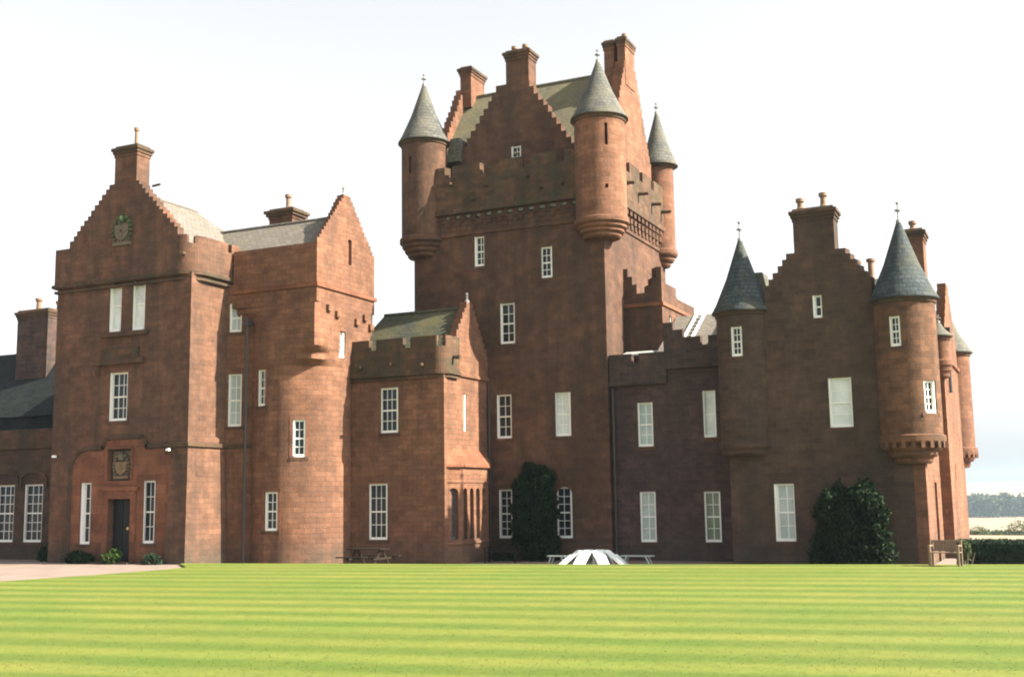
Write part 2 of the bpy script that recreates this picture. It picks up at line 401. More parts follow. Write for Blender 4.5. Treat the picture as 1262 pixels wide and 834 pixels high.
def crow(ua, ub, zb, zt, n, flat=0):
    """stepped gable: n steps each side up to a flat top of width flat"""
    out = []; uc = (ua + ub) / 2; run = (ub - ua - flat) / 2 / n; h = (zt - zb) / n
    for k in range(n):                    # weathered: no two steps quite alike
        j = (lambda: 0) if k == 0 else (lambda: random.uniform(-.12, .12) * run)
        out.append((ua + run * k + j(), ub - run * k + j(), zb + h * (k + 1 + (random.uniform(-.12, .12) if k < n - 1 else 0))))
    return out
def crenels(ua, ub, zlow, zhigh, gaps):
    """gaps: list of (u centre, width)"""
    out = [(ua, ub, zlow)]; u = ua
    for c, w in sorted(gaps): out.append((u, c - w / 2, zhigh)); u = c + w / 2
    out.append((u, ub, zhigh)); return out
def chimney(x0, x1, y0, y1, z0, z1, m_='stone', pots=(), cap=.14, capm='parapet', label=None):
    mb = MB(); mb.box(x0, x1, y0, y1, z0, z1 - .45); mb.box(x0 - .035, x1 + .035, y0 - .035, y1 + .035, z1 - .45, z1 - .3)
    o = part(mb, 'chimney', m_, label=label)
    c = MB(); c.box(x0 - cap * .6, x1 + cap * .6, y0 - cap * .6, y1 + cap * .6, z1 - .3, z1 - .16); c.box(x0 - cap, x1 + cap, y0 - cap, y1 + cap, z1 - .16, z1 - .02); c.box(x0 - .04, x1 + .04, y0 - .04, y1 + .04, z1 - .02, z1 + .1, .05, .05)
    part(c, 'chimney_cap', capm, o)
    for (px, py, h, r) in pots:
        p = MB(); p.lathe(px, py, [(r * 1.15, z1 + .08), (r * 1.15, z1 + .2), (r * .85, z1 + .24), (r * .8, z1 + h - .18), (r * 1.2, z1 + h - .14), (r * 1.2, z1 + h), (r * .6, z1 + h), (r * .6, z1 + h - .2)], 14)
        part(p, 'chimney_pot', 'pot', o)
    return o
def turret(cx, cy, r, zc0, z0, z1, tip, m_, corb_r=.25, eave=.13, holes=(), roofm='slate', wins=(), fin=.55, rings=5, dent=False):
    """corbelled round turret: rings of corbelling, drum, eaves course, slated cone and finial"""
    pa = circle_path(cx, cy, r, 56, -math.pi)
    mb = MB(); gwall(mb, pa, z0, z1, holes, None, .22, True)
    o = part(mb, 'turret', m_)
    c = MB(); prof = [(.02, zc0)]
    for k in range(rings):
        ra = corb_r + (r + .1 - corb_r) * ((k + 1) / rings) ** .8; za = zc0 + (z0 - zc0) * k / rings; zb = zc0 + (z0 - zc0) * (k + 1) / rings
        prof += [(ra - .07, za), (ra, za + (zb - za) * .35), (ra, zb - .02)]
    prof += [(r + .1, z0 + .06), (r - .02, z0 + .12)]
    c.lathe(cx, cy, prof, 40)
    if dent:
        for k in range(22):
            a = 2 * math.pi * k / 22; c.hexa([Vector((cx, cy, 0)) + Vector((math.cos(a + s_) * q, math.sin(a + s_) * q, z)) for z in (z0 - .42, z0 - .06) for q, s_ in ((r - .15, -.06), (r + .1, -.06), (r + .1, .06), (r - .15, .06))])
    part(c, 'corbel', m_, o)
    e = MB(); e.lathe(cx, cy, [(r - .05, z1 - .16), (r + .05, z1 - .14), (r + .07, z1 - .04), (r + eave, z1), (r + eave, z1 + .06)], 48); part(e, 'eaves_course', 'parapet', o)
    k = MB(); R_ = r + eave + .05; H = tip - z1
    k.lathe(cx, cy, [(r, z1 + .04), (R_, z1 + .02), (R_, z1 + .07), (R_ * .86, z1 + .07 + H * .10), (R_ * .5, z1 + H * .46), (.07, tip)], 40)
    part(k, 'cone_roof', roofm, o)
    f = MB(); f.lathe(cx, cy, [(.1, tip - .12), (.1, tip + .03), (.035, tip + .05), (.03, tip + fin * .45), (.13, tip + fin * .5), (.13, tip + fin * .56), (.03, tip + fin * .62), (.025, tip + fin * .82), (.07, tip + fin * .88), (.07, tip + fin * .95), (.0, tip + fin)], 12)
    part(f, 'finial', 'lead', o)
    return o, pa
def roof_gable(mb, axis, a0, a1, b0, b1, ze, zr, over=0, br=None):
    """pitched roof prism; ridge runs along axis ('x' or 'y') from a0 to a1, eaves at b0, b1"""
    bm_ = (b0 + b1) / 2 if br is None else br
    q = (lambda a, b, z: (a, b, z)) if axis == 'x' else (lambda a, b, z: (b, a, z))
    A = [q(a0, b0, ze), q(a1, b0, ze), q(a1, bm_, zr), q(a0, bm_, zr)]; B = [q(a1, b1, ze), q(a0, b1, ze), q(a0, bm_, zr), q(a1, bm_, zr)]
    if axis == 'y': A = A[::-1]; B = B[::-1]
    mb.quad(A); mb.quad(B)
    mb.quad([q(a0, b0, ze), q(a0, bm_, zr), q(a0, b1, ze)]); mb.quad([q(a1, b1, ze), q(a1, bm_, zr), q(a1, b0, ze)])
def ridge(mb, axis, a0, a1, b, z):
    mb.tube((a0, b, z) if axis == 'x' else (b, a0, z), (a1, b, z) if axis == 'x' else (b, a1, z), .09)
GZ = -.9   # walls go down below the ground

# ================================================================== KEEP (central tower)
KX0, KX1, KY0, KY1 = -28.4, -18.3, 49.5, 58.8
kp = Path([(KX0, KY1), (KX0, KY0), (KX1, KY0), (KX1, KY1)], True)
kL = KY1 - KY0; kx = lambda x: kL + (x - KX0); ky = lambda y: kL + (KX1 - KX0) + (y - KY0)
kwin = [((-25.06, -24.5, 13.68, 15.19), 2, 2, 'glass', 0), ((-21.48, -20.93, 12.78, 14.3), 2, 2, 'glass', 0), ((-23.7, -22.92, 9.79, 11.77), 2, 2, 'glass', 0),
        ((-23.95, -23.16, 5.31, 7.4), 2, 2, 'glass', 0), ((-20.92, -20.14, 5.31, 7.35), 2, 2, 'blind', 0), ((-23.9, -23.2, .68, 2.94), 2, 3, 'glass', 0), ((-20.92, -20.17, .68, 3.0), 2, 3, 'glass', .36)]
kh = [(kx(a), kx(b), c, d) for (a, b, c, d), *_ in kwin]
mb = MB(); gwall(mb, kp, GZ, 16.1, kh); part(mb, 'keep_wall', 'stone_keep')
for h, (_, c, r_, p, ar) in zip(kh, kwin): rim(kp, h, window(kp, h, c, r_, p, True, ar), 'stone_keep')
# chequered corbel table and parapet
kp2 = Path([(KX0 - .26, KY1 + .26), (KX0 - .26, KY0 - .26), (KX1 + .26, KY0 - .26), (KX1 + .26, KY1 + .26)], True)
q2 = KY1 - KY0 + .52; k2x = lambda x: q2 + (x - KX0 + .26); k2y = lambda y: q2 + (KX1 - KX0 + .52) + (y - KY0 + .26)
mb = MB()
course(mb, kp, 15.3, 15.45, .07); course(mb, kp, 16.02, 16.12, .06)
for row, (za, zb, out) in enumerate(((15.56, 15.8, .05), (15.8, 16.06, .11), (16.12, 16.38, .18))):
    u = .2 + (row % 2) * .28
    while u < kp.s[-1] - .3:
        if u > kL - .2: bar(mb, kp, u, u + .28, za, zb, -(out * 1.4 if u > kx(KX1) else out * .45), .05)
        u += .56
part(mb, 'corbel_table', 'stone_keep')
mb = MB(); course(mb, kp2, 16.38, 16.6, .06, inn=.3)
gaps = [(k2x(-26.3), .42), (k2x(-24.35), .42), (k2x(-22.1), .42), (k2x(-20.3), .4)] + [(k2y(y), .5) for y in (52.4, 54.4, 56.2)]
gwall(mb, kp2, 16.4, 18.85, (), crenels(0, kp2.s[-1], 18.25, 18.8, gaps), .3)
part(mb, 'parapet', 'parapet')
for x, z in ((-26.1, 17.9), (-24.2, 17.6), (-22.0, 17.75), (-21.3, 17.1), (-20.2, 17.2), (-24.9, 17.0)):
    mb = MB(); mb.tube((x, KY0 - .22, z), (x, KY0 - .62, z - .04), .085, .075); part(mb, 'waterspout', 'parapet')
for y, z in ((51.8, 17.55), (53.9, 17.5), (56.0, 17.45), (57.6, 17.4)):
    mb = MB(); mb.tube((KX1 + .2, y, z), (KX1 + .8, y, z - .05), .1, .085); part(mb, 'waterspout', 'parapet')
mb = MB(); mb.box(KX0 + .02, KX1 - .02, KY0 + .02, KY1 - .02, 16.2, 16.9); part(mb, 'roof_walk', 'lead')
# front gable with chimney
gp = Path([(-26.7, 50.65), (-20.05, 50.65)])
gh = (3.18, 3.72, 18.75, 19.85)
mb = MB(); gwall(mb, gp, 16.5, 23.3, [gh], crow(0, 6.65, 19.2, 23.1, 11, 1.35) + [(0, 6.65, 19.2)], .5)
part(mb, 'gable_wall', 'stone_keep'); window(gp, gh, 2, 2, 'glass')
chimney(-23.75, -22.5, 50.68, 51.6, 22.6, 24.75, 'stone_keep', ((-23.45, 51.1, .42, .13), (-22.85, 51.1, .42, .13)))
# main roof, its two gables and stacks
mb = MB(); roof_gable(mb, 'x', -27.55, -18.62, 50.7, 57.3, 19.4, 24.05); roof_gable(mb, 'y', 50.9, 54, -26.45, -20.3, 19.3, 22.95); ridge(mb, 'x', -27.5, -18.7, 54, 24.05)
part(mb, 'keep_roof', 'slate_lichen')
gl = Path([(-27.95, 57.4), (-27.95, 50.6)])
mb = MB(); gwall(mb, gl, 16.5, 24.4, (), crow(0, 6.8, 19.6, 24.3, 13, 1.1) + [(0, 6.8, 19.6)], .42); part(mb, 'gable_wall', 'stone')
chimney(-27.7, -27.05, 53.3, 54.9, 23.3, 25.5, 'stone')
gr = Path([(KX1 + .02, 51.0), (KX1 + .02, 56.8)])
mb = MB(); gwall(mb, gr, 16.5, 24.4, (), crow(0, 5.8, 19.4, 24.2, 13, 1.4) + [(0, 5.8, 19.4)], .5); part(mb, 'gable_wall', 'stone')
chimney(-19.45, -18.92, 53.3, 54.5, 22.5, 25.45, 'stone', (), .1)
chimney(-18.66, KX1 + .05, 53.1, 54.5, 23.0, 25.45, 'stone', ((-18.5, 53.8, .45, .12),), .1)
# turrets at the corners of the keep
tc = (-28.0, 49.85); r_ = 1.15
turret(tc[0], tc[1], r_, 14.45, 15.35, 20.35, 23.55, 'stone_keep', corb_r=.65, holes=[(r_ * 1.35, r_ * 1.47, 18.6, 19.5)], rings=4)
tc = (-18.5, 49.8); r_ = 1.2
arc = lambda a: r_ * (a + math.pi)
turret(tc[0], tc[1], r_, 14.4, 15.2, 20.1, 23.1, 'stone', corb_r=.7, holes=[(arc(-1.02), arc(-.90), 18.6, 19.65), (arc(-1.05), arc(-.93), 16.55, 16.75)], rings=4)
turret(-18.45, 58.6, .8, 14.6, 15.4, 20.1, 23.2, 'stone', eave=.22, rings=3)
mb = MB(); mb.prism([(-27.0, 50.3, 19.4), (-26.25, 50.3, 19.4), (-26.25, 50.3, 20.6), (-26.75, 50.3, 20.6)], (0, 1.5, 0)); part(mb, 'cap_roof', 'slate')

# ================================================================== stair block in the angle behind the link
fp = Path([(-18.3, 52.0), (-16.4, 52.0), (-16.4, 57.4)])
fh = [(1.9 + 1.0, 1.9 + 1.45, 9.6, 11.1)]
st = [(0, 7.3, 12.1), (0, .22, 13.35), (.22, .44, 12.95), (.44, .66, 12.55), (1.9 - .75, 1.9 - .5, 12.45), (1.9 - .5, 1.9 - .25, 12.8), (1.9 - .25, 2.2, 13.3), (2.2, 4.2, 12.6)]
mb = MB(); gwall(mb, fp, 4, 13.4, fh, st, .4); part(mb, 'stair_block_wall', 'stone_keep')
window(fp, fh[0], 1, 2)
mb = MB(); course(mb, fp, 11.45, 11.6, .08); part(mb, 'string_course', 'dress')
mb = MB(); mb.prism([(-18.25, 52.35, 11.7), (-18.25, 57.3, 11.7), (-18.25, 54.8, 12.7)], (1.5, 0, 0)); part(mb, 'stair_block_roof', 'slate')

# ================================================================== LINK between keep and right block
dp = Path([(-18.28, 49.75), (-15.62, 49.75)]); dx = lambda x: x + 18.28
dh = [(dx(-17.02), dx(-16.3), 4.71, 6.7), (dx(-17.03), dx(-16.29), .5, 2.72)]
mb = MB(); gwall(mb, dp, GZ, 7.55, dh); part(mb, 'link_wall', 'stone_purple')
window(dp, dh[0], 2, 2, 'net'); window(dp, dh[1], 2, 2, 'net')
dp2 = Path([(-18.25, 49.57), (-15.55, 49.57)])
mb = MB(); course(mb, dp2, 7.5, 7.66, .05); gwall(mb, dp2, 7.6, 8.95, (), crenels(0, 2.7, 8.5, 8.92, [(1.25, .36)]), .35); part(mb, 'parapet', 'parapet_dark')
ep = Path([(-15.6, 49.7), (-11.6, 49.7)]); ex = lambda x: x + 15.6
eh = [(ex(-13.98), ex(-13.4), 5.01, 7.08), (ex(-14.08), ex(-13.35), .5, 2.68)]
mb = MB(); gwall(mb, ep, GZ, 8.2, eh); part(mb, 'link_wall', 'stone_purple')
window(ep, eh[0], 1, 1, 'blind'); window(ep, eh[1], 2, 2, 'curtain')
ep2 = Path([(-15.62, 49.52), (-11.6, 49.52)])
mb = MB(); course(mb, ep2, 8.12, 8.28, .05); gwall(mb, ep2, 8.2, 10.3, (), [(0, .45, 10.2), (.45, .9, 9.85), (0, 4.0, 9.1), (.9, 1.7, 9.5), (2.05, 4, 9.5)], .35); part(mb, 'parapet', 'parapet_dark')
mb = MB(); mb.box(-18.2, -11.5, 50.2, 54, 7.2, 8.3); part(mb, 'flat_roof', 'lead')
mb = MB(); mb.prism([(-18.1, 50.9, 9.0), (-18.1, 51.6, 9.2), (-18.1, 51.6, 9.27), (-18.1, 50.9, 9.07)], (2.55, 0, 0)); part(mb, 'skylight', 'leadlight')
mb = MB(); roof_gable(mb, 'x', -16.3, -11.3, 50.4, 57.6, 8.9, 11.15); part(mb, 'link_roof', 'slate_pink')
mb = MB()
for xx in (-15.35, -14.95): mb.prism([(xx, 50.6, 9.08), (xx + .12, 50.6, 9.08), (xx + .12, 53.9, 11.14), (xx, 53.9, 11.14)], (0, -.03, .05))
for k in range(9):
    t = .08 + k * .1; y = 50.6 + 3.3 * t; z = 9.1 + 2.06 * t; mb.box(-15.24, -14.94, y, y + .08, z + .01, z + .05)
part(mb, 'roof_ladder', 'white')
mb = MB(); mb.tube((-18.12, 49.62, -.5), (-18.12, 49.62, 7.4), .055); part(mb, 'downpipe', 'iron')

# ================================================================== RIGHT BLOCK
RX0, RX1, RY0 = -12.3, -4.65, 47.5
rp = Path([(RX0, 55.0), (RX0, RY0), (RX1 - .45, RY0)]); rx = lambda x: 7.5 + x - RX0
rsp = Path([(RX1, RY0 + .002), (RX1, 53.4)]); ry = lambda y: y - RY0
rwin = [((-8.63, -8.24, 9.56, 10.52), 1, 1, 'glass'), ((-8.18, -7.25, 5.1, 7.1), 1, 2, 'blind'), ((-10.57, -9.72, .62, 2.93), 2, 2, 'net')]
rh_ = [(rx(a), rx(b), c, d) for (a, b, c, d), *_ in rwin]
dooru = (ry(50.6), ry(51.6), GZ + .6, 2.9)
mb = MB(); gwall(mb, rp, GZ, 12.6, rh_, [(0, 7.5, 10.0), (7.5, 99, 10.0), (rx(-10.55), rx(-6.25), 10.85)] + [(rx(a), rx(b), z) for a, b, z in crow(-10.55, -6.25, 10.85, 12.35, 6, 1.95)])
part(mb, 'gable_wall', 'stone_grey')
for h, (_, c, r_, p) in zip(rh_, rwin): window(rp, h, c, r_, p)
mb = MB(); gwall(mb, rsp, GZ, 10.0, [dooru]); part(mb, 'side_wall', 'stone')  # brighter stone than the front: sunlight on this side put into the colour
mb = MB(); bar(mb, rsp, dooru[0] + .01, dooru[1] - .01, GZ + .6, 2.88, .2, .28); part(mb, 'side_door', 'dress')
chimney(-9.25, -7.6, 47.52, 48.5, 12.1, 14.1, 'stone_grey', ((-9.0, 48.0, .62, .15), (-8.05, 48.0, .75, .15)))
r_ = 1.12; arc = lambda a: r_ * (a + math.pi)
h1 = (arc(-1.62) - .24, arc(-1.62) + .24, 8.15, 9.4)
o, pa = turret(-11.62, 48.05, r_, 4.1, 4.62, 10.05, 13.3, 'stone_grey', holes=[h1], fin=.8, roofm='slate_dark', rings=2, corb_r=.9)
window(pa, h1, 2, 2, 'glass')
r_ = 1.18; arc = lambda a: r_ * (a + math.pi)
h1 = (arc(-1.80) - .22, arc(-1.80) + .22, 8.1, 9.3); h2 = (arc(-.72) - .3, arc(-.72) + .3, 5.5, 6.75)
o, pa = turret(-5.12, 47.85, r_, 3.6, 4.6, 10.0, 13.3, 'stone_turret', holes=[h1, h2], fin=.8, roofm='slate_dark', rings=4, corb_r=.5, dent=True)
window(pa, h1, 2, 2, 'glass'); window(pa, h2, 2, 2, 'glass')
mb = MB(); roof_gable(mb, 'y', 48.0, 57, -10.6, -6.2, 9.9, 12.2); roof_gable(mb, 'x', -12.2, -5.0, 49.5, 57, 9.7, 12.0); part(mb, 'right_roof', 'slate_dark')
mb = MB(); mb.prism([(-11.0, 48.1, 10.0), (-10.4, 48.1, 10.0), (-10.75, 48.1, 11.8), (-11.1, 48.1, 11.8)], (0, 1.2, 0)); part(mb, 'cap_roof', 'slate')
# projecting side wing with its gable, chimney and far turret
sp = Path([(-5.4, 53.4), (-4.22, 53.4), (-4.22, 62.2), (-12, 62.2)]); sy = lambda y: 1.18 + y - 53.4
mb = MB(); gwall(mb, sp, GZ, 12.6, [(sy(56.1), sy(56.35), 3.0, 3.8)], [(0, 99, 9.0)] + [(sy(a), sy(b), z) for a, b, z in crow(54.6, 62.1, 9.0, 12.3, 9, .6)], .4); part(mb, 'side_wing_wall', 'stone')
chimney(-5.75, -4.75, 53.6, 54.9, 9.0, 14.1, 'stone', ((-5.2, 54.2, .55, .15),))
chimney(-9.2, -8.0, 62, 63, 10, 13.5, 'stone', ((-8.9, 62.5, 1.2, .2), (-8.2, 62.5, 1.25, .2)))
turret(-4.62, 62.3, .95, 3.7, 4.6, 9.4, 11.6, 'stone', rings=3, corb_r=.4, dent=True)
turret(-4.35, 53.55, .42, 7.4, 8.1, 9.2, 9.9, 'stone', rings=3, fin=.3)
mb = MB(); mb.tube((-4.12, 55.3, 6.9), (-4.12, 55.3, 9.8), .07); mb.box(-4.22, -3.98, 55.15, 55.45, 9.5, 9.85); part(mb, 'downpipe', 'iron')
mb = MB(); course(mb, sp, 8.4, 8.55, .1, 1.18, 9.9); part(mb, 'string_course', 'dress')

# ================================================================== LOW CENTRE BLOCK
CX0, CX1, CY0 = -29.8, -24.42, 45.16
cp = Path([(CX0, CY0), (CX1, CY0), (CX1, 49.6)]); cxx = lambda x: x - CX0; cyy = lambda y: CX1 - CX0 + y - CY0
cwin = [((-27.68, -26.78, 5.51, 7.57), 3, 2, 'glass'), ((-28.3, -27.34, .76, 3.26), 3, 2, 'glass')]
ch = [(cxx(a), cxx(b), c, d) for (a, b, c, d), *_ in cwin]
slit = (cyy(47.0), cyy(47.3), 5.6, 7.3)
mb = MB(); gwall(mb, cp, GZ, 8.12, ch + [slit]); part(mb, 'centre_block_wall', 'stone')
for h, (_, c, r_, p) in zip(ch, cwin): window(cp, h, c, r_, p)
window(cp, slit, 1, 2, 'glass', False)
cp2 = Path([(CX0, CY0 - .14)] + [(CX1 - .45 + .6 * math.sin(a), CY0 + .46 - .6 * math.cos(a)) for a in [math.pi / 2 * k / 8 for k in range(9)]] + [(CX1 + .15, 46.4)])
L2 = cp2.s[-1]
mb = MB(); course(mb, cp2, 8.06, 8.2, .07); course(mb, cp2, 7.9, 8.0, -.02)
gwall(mb, cp2, 8.1, 9.8, (), crenels(0, L2, 9.3, 9.78, [(1.75, .38), (3.55, .38), (5.3, .4)]), .3, False); part(mb, 'parapet', 'parapet')
for x, z in ((-28.6, 8.55), (-27.0, 8.6), (-25.4, 8.5)): mb = MB(); mb.tube((x, CY0 - .1, z), (x, CY0 - .42, z - .03), .07); part(mb, 'waterspout', 'parapet')
mb = MB(); mb.tube((CX1 + .1, 45.75, 8.85), (CX1 + .5, 45.75, 8.82), .09); part(mb, 'waterspout', 'parapet')
cg = Path([(CX1 + .03, 45.75), (CX1 + .03, 49.6)])
mb = MB(); gwall(mb, cg, 8.1, 11.7, (), crow(0, 3.85, 9.0, 11.6, 9, .25) + [(0, 3.85, 9.0)], .35); course(mb, cg, 8.06, 8.2, .07); part(mb, 'gable_wall', 'stone')
mb = MB(); mb.quad([(-30.0, 45.6, 9.0), (-24.7, 45.6, 9.0), (-24.7, 47.65, 11.35), (-29.0, 47.65, 11.35)]); mb.quad([(-24.7, 49.7, 9.0), (-30, 49.7, 9.0), (-29.0, 47.65, 11.35), (-24.7, 47.65, 11.35)]); mb.quad([(-30, 49.7, 9), (-30, 45.6, 9), (-29, 47.65, 11.35)])
ridge(mb, 'x', -29, -24.7, 47.65, 11.35); part(mb, 'centre_roof', 'slate_moss')
mb = MB(); mb.lathe(CX1 - .1, 47.67, [(.12, 11.55), (.12, 11.7), (.05, 11.75), (.05, 11.95), (.09, 12.0), (0, 12.1)], 10); part(mb, 'finial', 'lead')
# stone bay on its side, with a little arcade
by = Path([(CX1 - .05, 45.35), (CX1 + .38, 46.0), (CX1 + .38, 48.7), (CX1 - .05, 49.35)])
e1, e2 = by.s[1], by.s[2]
bh = [(e1 + .2 + k * .62, e1 + .58 + k * .62, .75, 3.0) for k in range(4)]
b0 = (.15, e1 - .15, .75, 3.0)
mb = MB(); gwall(mb, by, GZ, 4.05, bh + [b0], None, .28); course(mb, by, .55, .66, .06); course(mb, by, 3.25, 3.33, .04); part(mb, 'bay_wall', 'stone')
for h in bh:
    window(by, h, 1, 3, 'glass', False, .17, deep=.26, fm='iron', d0=.17)
window(by, b0, 1, 3, 'glass', False, .2, deep=.26, fm='iron', d0=.17)
mb = MB(); bo = Path([(CX1 - .05, 45.2), (CX1 + .5, 45.92), (CX1 + .5, 48.8), (CX1 - .05, 49.45)])
pt = [bo.fn(u, 4.05) for u in bo.s]; tp = [Vector((CX1 - .02, min(max(p.y, 45.5), 49.2), 4.78)) for p in pt]
for a, b, c, d in zip(pt, pt[1:], tp[1:], tp): mb.quad([a, b, c, d]); mb.quad([a - Vector((0, 0, .12)), b - Vector((0, 0, .12)), b, a])
mb.quad([p - Vector((0, 0, .12)) for p in pt][::-1]); part(mb, 'bay_roof', 'dress')
mb = MB(); mb.tube((-24.3, 49.4, -.5), (-24.3, 49.4, 8.0), .055); part(mb, 'downpipe', 'iron')

# ================================================================== ROUND STAIR TOWER with square cap house
BX, BY, BR = -31.6, 44.5, 2.42
SX0, SX1, SY0, SY1 = -33.75, -29.15, 42.15, 46.95
def blend(z, n=72):
    """plan of the tower at height z: round below, corbelled out to the square, lower at the right-hand corners than at the left"""
    pts = []; cx, cy = (SX0 + SX1) / 2, (SY0 + SY1) / 2
    for k in range(n):
        a = -math.pi + 2 * math.pi * (k + .5) / n
        c, s_ = math.cos(a), math.sin(a)
        q = min((SX1 - SX0) / 2 / max(abs(c), 1e-6), (SY1 - SY0) / 2 / max(abs(s_), 1e-6))
        zs = 8.55 if c > .25 else 10.5
        t = min(1, max(0, (z - zs) / .95))
        ps = Vector((cx + c * q, cy + s_ * q)); pc = Vector((BX + c * BR, BY + s_ * BR))
        pts.append(pc.lerp(ps, t))
    return Path(pts, True)
bp = circle_path(BX, BY, BR, 72, -math.pi); ba = lambda a: BR * (a + math.pi)
def bwin(a, w, z0, z1): return (ba(a) - w / 2, ba(a) + w / 2, z0, z1)
bw_ = [bwin(R(-101), .52, 6.75, 8.4), bwin(R(-56), .56, 4.45, 6.1), bwin(R(-86), .66, 1.25, 2.95)]
mb = MB(); gwall(mb, bp, GZ, 8.5, bw_, None, .4, True); part(mb, 'stair_tower_wall', 'stone')
for h in bw_: rim(bp, h, window(bp, h, 2, 2, 'glass'), 'dress')
lowslit = (44.0, 44.42, 8.96, 10.16)
mb = MB(); lv = [8.5 + .14 * k for k in range(21)]
def step(z): return 8.5 + math.floor((z - 8.5) / .28 + 1e-6) * .28 + min(.28, ((z - 8.5) % .28) * 2.2) * 1.0
rows = [blend(8.5 if k == 0 else step(z)) for k, z in enumerate(lv)]
for k in range(20):
    a, b = rows[k], rows[k + 1]; zc = (lv[k] + lv[k + 1]) / 2
    for q in range(len(a.p) - 1):
        mid = (a.p[q] + a.p[q + 1]) / 2
        if mid.x > -30 and lowslit[0] - .02 < mid.y < lowslit[1] + .02 and lowslit[2] < zc < lowslit[3]: continue
        mb.quad([(*a.p[q], lv[k]), (*a.p[q + 1], lv[k]), (*b.p[q + 1], lv[k + 1]), (*b.p[q], lv[k + 1])], [(a.s[q], lv[k]), (a.s[q + 1], lv[k]), (a.s[q + 1], lv[k + 1]), (a.s[q], lv[k + 1])], True)
part(mb, 'corbelled_wall', 'stone')
lsp = Path([(SX1 - .02, 43.0), (SX1 - .02, 46.0)]); window(lsp, (lowslit[0] - 43.06, lowslit[1] - 42.94, lowslit[2], lowslit[3]), 1, 2, 'net', False)
qp = Path([(SX0, SY1), (SX0, SY0), (SX1, SY0), (SX1, SY1)], True); ql = SY1 - SY0; qx = lambda x: ql + x - SX0; qy = lambda y: ql + SX1 - SX0 + y - SY0
qh = [(qy(44.0), qy(44.5), 8.95 + 1.8, 8.95 + 2.0)]
gslit = (qy(44.65), qy(44.95), 13.35, 14.55)
mb = MB(); gwall(mb, qp, 11.3, 16.9, [gslit], [(0, qp.s[-1], 13.95)] + [(qy(a), qy(b), z) for a, b, z in crow(SY0, SY1, 13.95, 16.6, 13, .3)] + [(qx(-31.85), qx(-31.5), 13.6)], .4)
part(mb, 'cap_house_wall', 'stone')
mb = MB(); course(mb, qp, 11.95, 12.12, .09, qx(SX0), qy(SY1)); part(mb, 'string_course', 'dress')
mb = MB(); bar(mb, qp, gslit[0], gslit[1], gslit[2], gslit[3], .15, .2); part(mb, 'slit_window', 'dress')
mb = MB(); roof_gable(mb, 'x', -37.0, SX1 - .35, SY0 + .25, SY1 - .2, 13.8, 15.65); ridge(mb, 'x', -36.5, SX1 - .4, 44.57, 15.65); part(mb, 'cap_house_roof', 'slate_pink')
chimney(-33.85, -32.5, 44.9, 45.9, 14.6, 16.5, 'stone_keep', ((-33.1, 45.4, .85, .14),), cap=.2)
mb = MB(); mb.lathe(SX1 - .2, 44.55, [(.13, 16.55), (.13, 16.68), (.05, 16.74), (.05, 16.95), (.08, 17.0), (0, 17.12)], 10); part(mb, 'finial', 'lead')
mb = MB()
for (y, z) in ((42.9, 10.95), (43.6, 10.75), (45.2, 10.6), (45.9, 10.9), (46.4, 10.5)): mb.box(SX1 - .05, SX1 + .14, y, y + .3, z, z + .28)
part(mb, 'corbel', 'stone')

# ================================================================== ENTRANCE TOWER
AX0, AX1, AY0 = -41.95, -34.0, 39.6
ap = Path([(AX0, 48.0), (AX0, AY0), (AX1, AY0), (AX1, 42.3)]); ax = lambda x: 8.4 + x - AX0; ay = lambda y: 8.4 + AX1 - AX0 + y - AY0
awin = [((-38.75, -38.02, 10.27, 12.7), 1, 1, 'blind', .36), ((-37.36, -36.63, 10.24, 12.67), 1, 1, 'blind', .36), ((-38.58, -37.5, 6.2, 8.4), 3, 2, 'glass', 0),
        ((-40.1, -39.42, .76, 3.5), 2, 2, 'glass', 0), ((-36.4, -35.72, .8, 3.52), 2, 2, 'glass', 0)]
ah = [(ax(a), ax(b), c, d) for (a, b, c, d), *_ in awin]
adoor = (ax(-38.4), ax(-37.1), GZ + .8, 2.75); arms = (ax(-38.5), ax(-37.15), 3.55, 4.95)
mb = MB(); gwall(mb, ap, GZ, 12.62, ah + [adoor, arms], None, .5); part(mb, 'entrance_tower_wall', 'stone_entrance')
for k, (h, (_, c, r_, p, ar)) in enumerate(zip(ah, awin)): window(ap, h, c, r_, p, k not in (0, 1), ar, deep=.26)
# moulded surround of the doorway: raised shouldered panel edge, door case, twin window hood and sill
def strip(mb, path, pts, w, out):
    for (u0, z0), (u1, z1) in zip(pts, pts[1:]):
        d = Vector((u1 - u0, z1 - z0)).normalized(); n = Vector((-d.y, d.x)) * w
        u0e, z0e = u0 - d.x * .02, z0 - d.y * .02
        q = [(u0e, z0e), (u1, z1), (u1 + n.x, z1 + n.y), (u0e + n.x, z0e + n.y)]
        fr = [path.fn(u, z, -out) for u, z in q]; bk = [path.fn(u, z, .03) for u, z in q]
        mb.quad(fr)
        for i in range(4): j = (i + 1) % 4; mb.quad([bk[i], bk[j], fr[j], fr[i]])
mb = MB()
pc = ax(-37.55); hw = 3.05
pts = [(pc + hw, .1), (pc + hw, 4.1)] + [(pc + hw - .95 + .95 * math.cos(a), 4.1 + .85 * math.sin(a)) for a in [math.pi / 2 * k / 6 for k in range(1, 7)]] + [(pc + 1.2, 4.95), (pc + 1.0, 5.4), (pc - 1.0, 5.4), (pc - 1.2, 4.95)] + [(pc - hw + .95 - .95 * math.sin(a), 4.1 + .85 * math.cos(a)) for a in [math.pi / 2 * k / 6 for k in range(0, 7)]] + [(pc - hw, .1)]
strip(mb, ap, pts, -.16, .07); part(mb, 'doorway_hood', 'parapet')
mb = MB(); inner = [p for p in pts]
cu_, cz_ = pc, 2.5
F = ap.fn
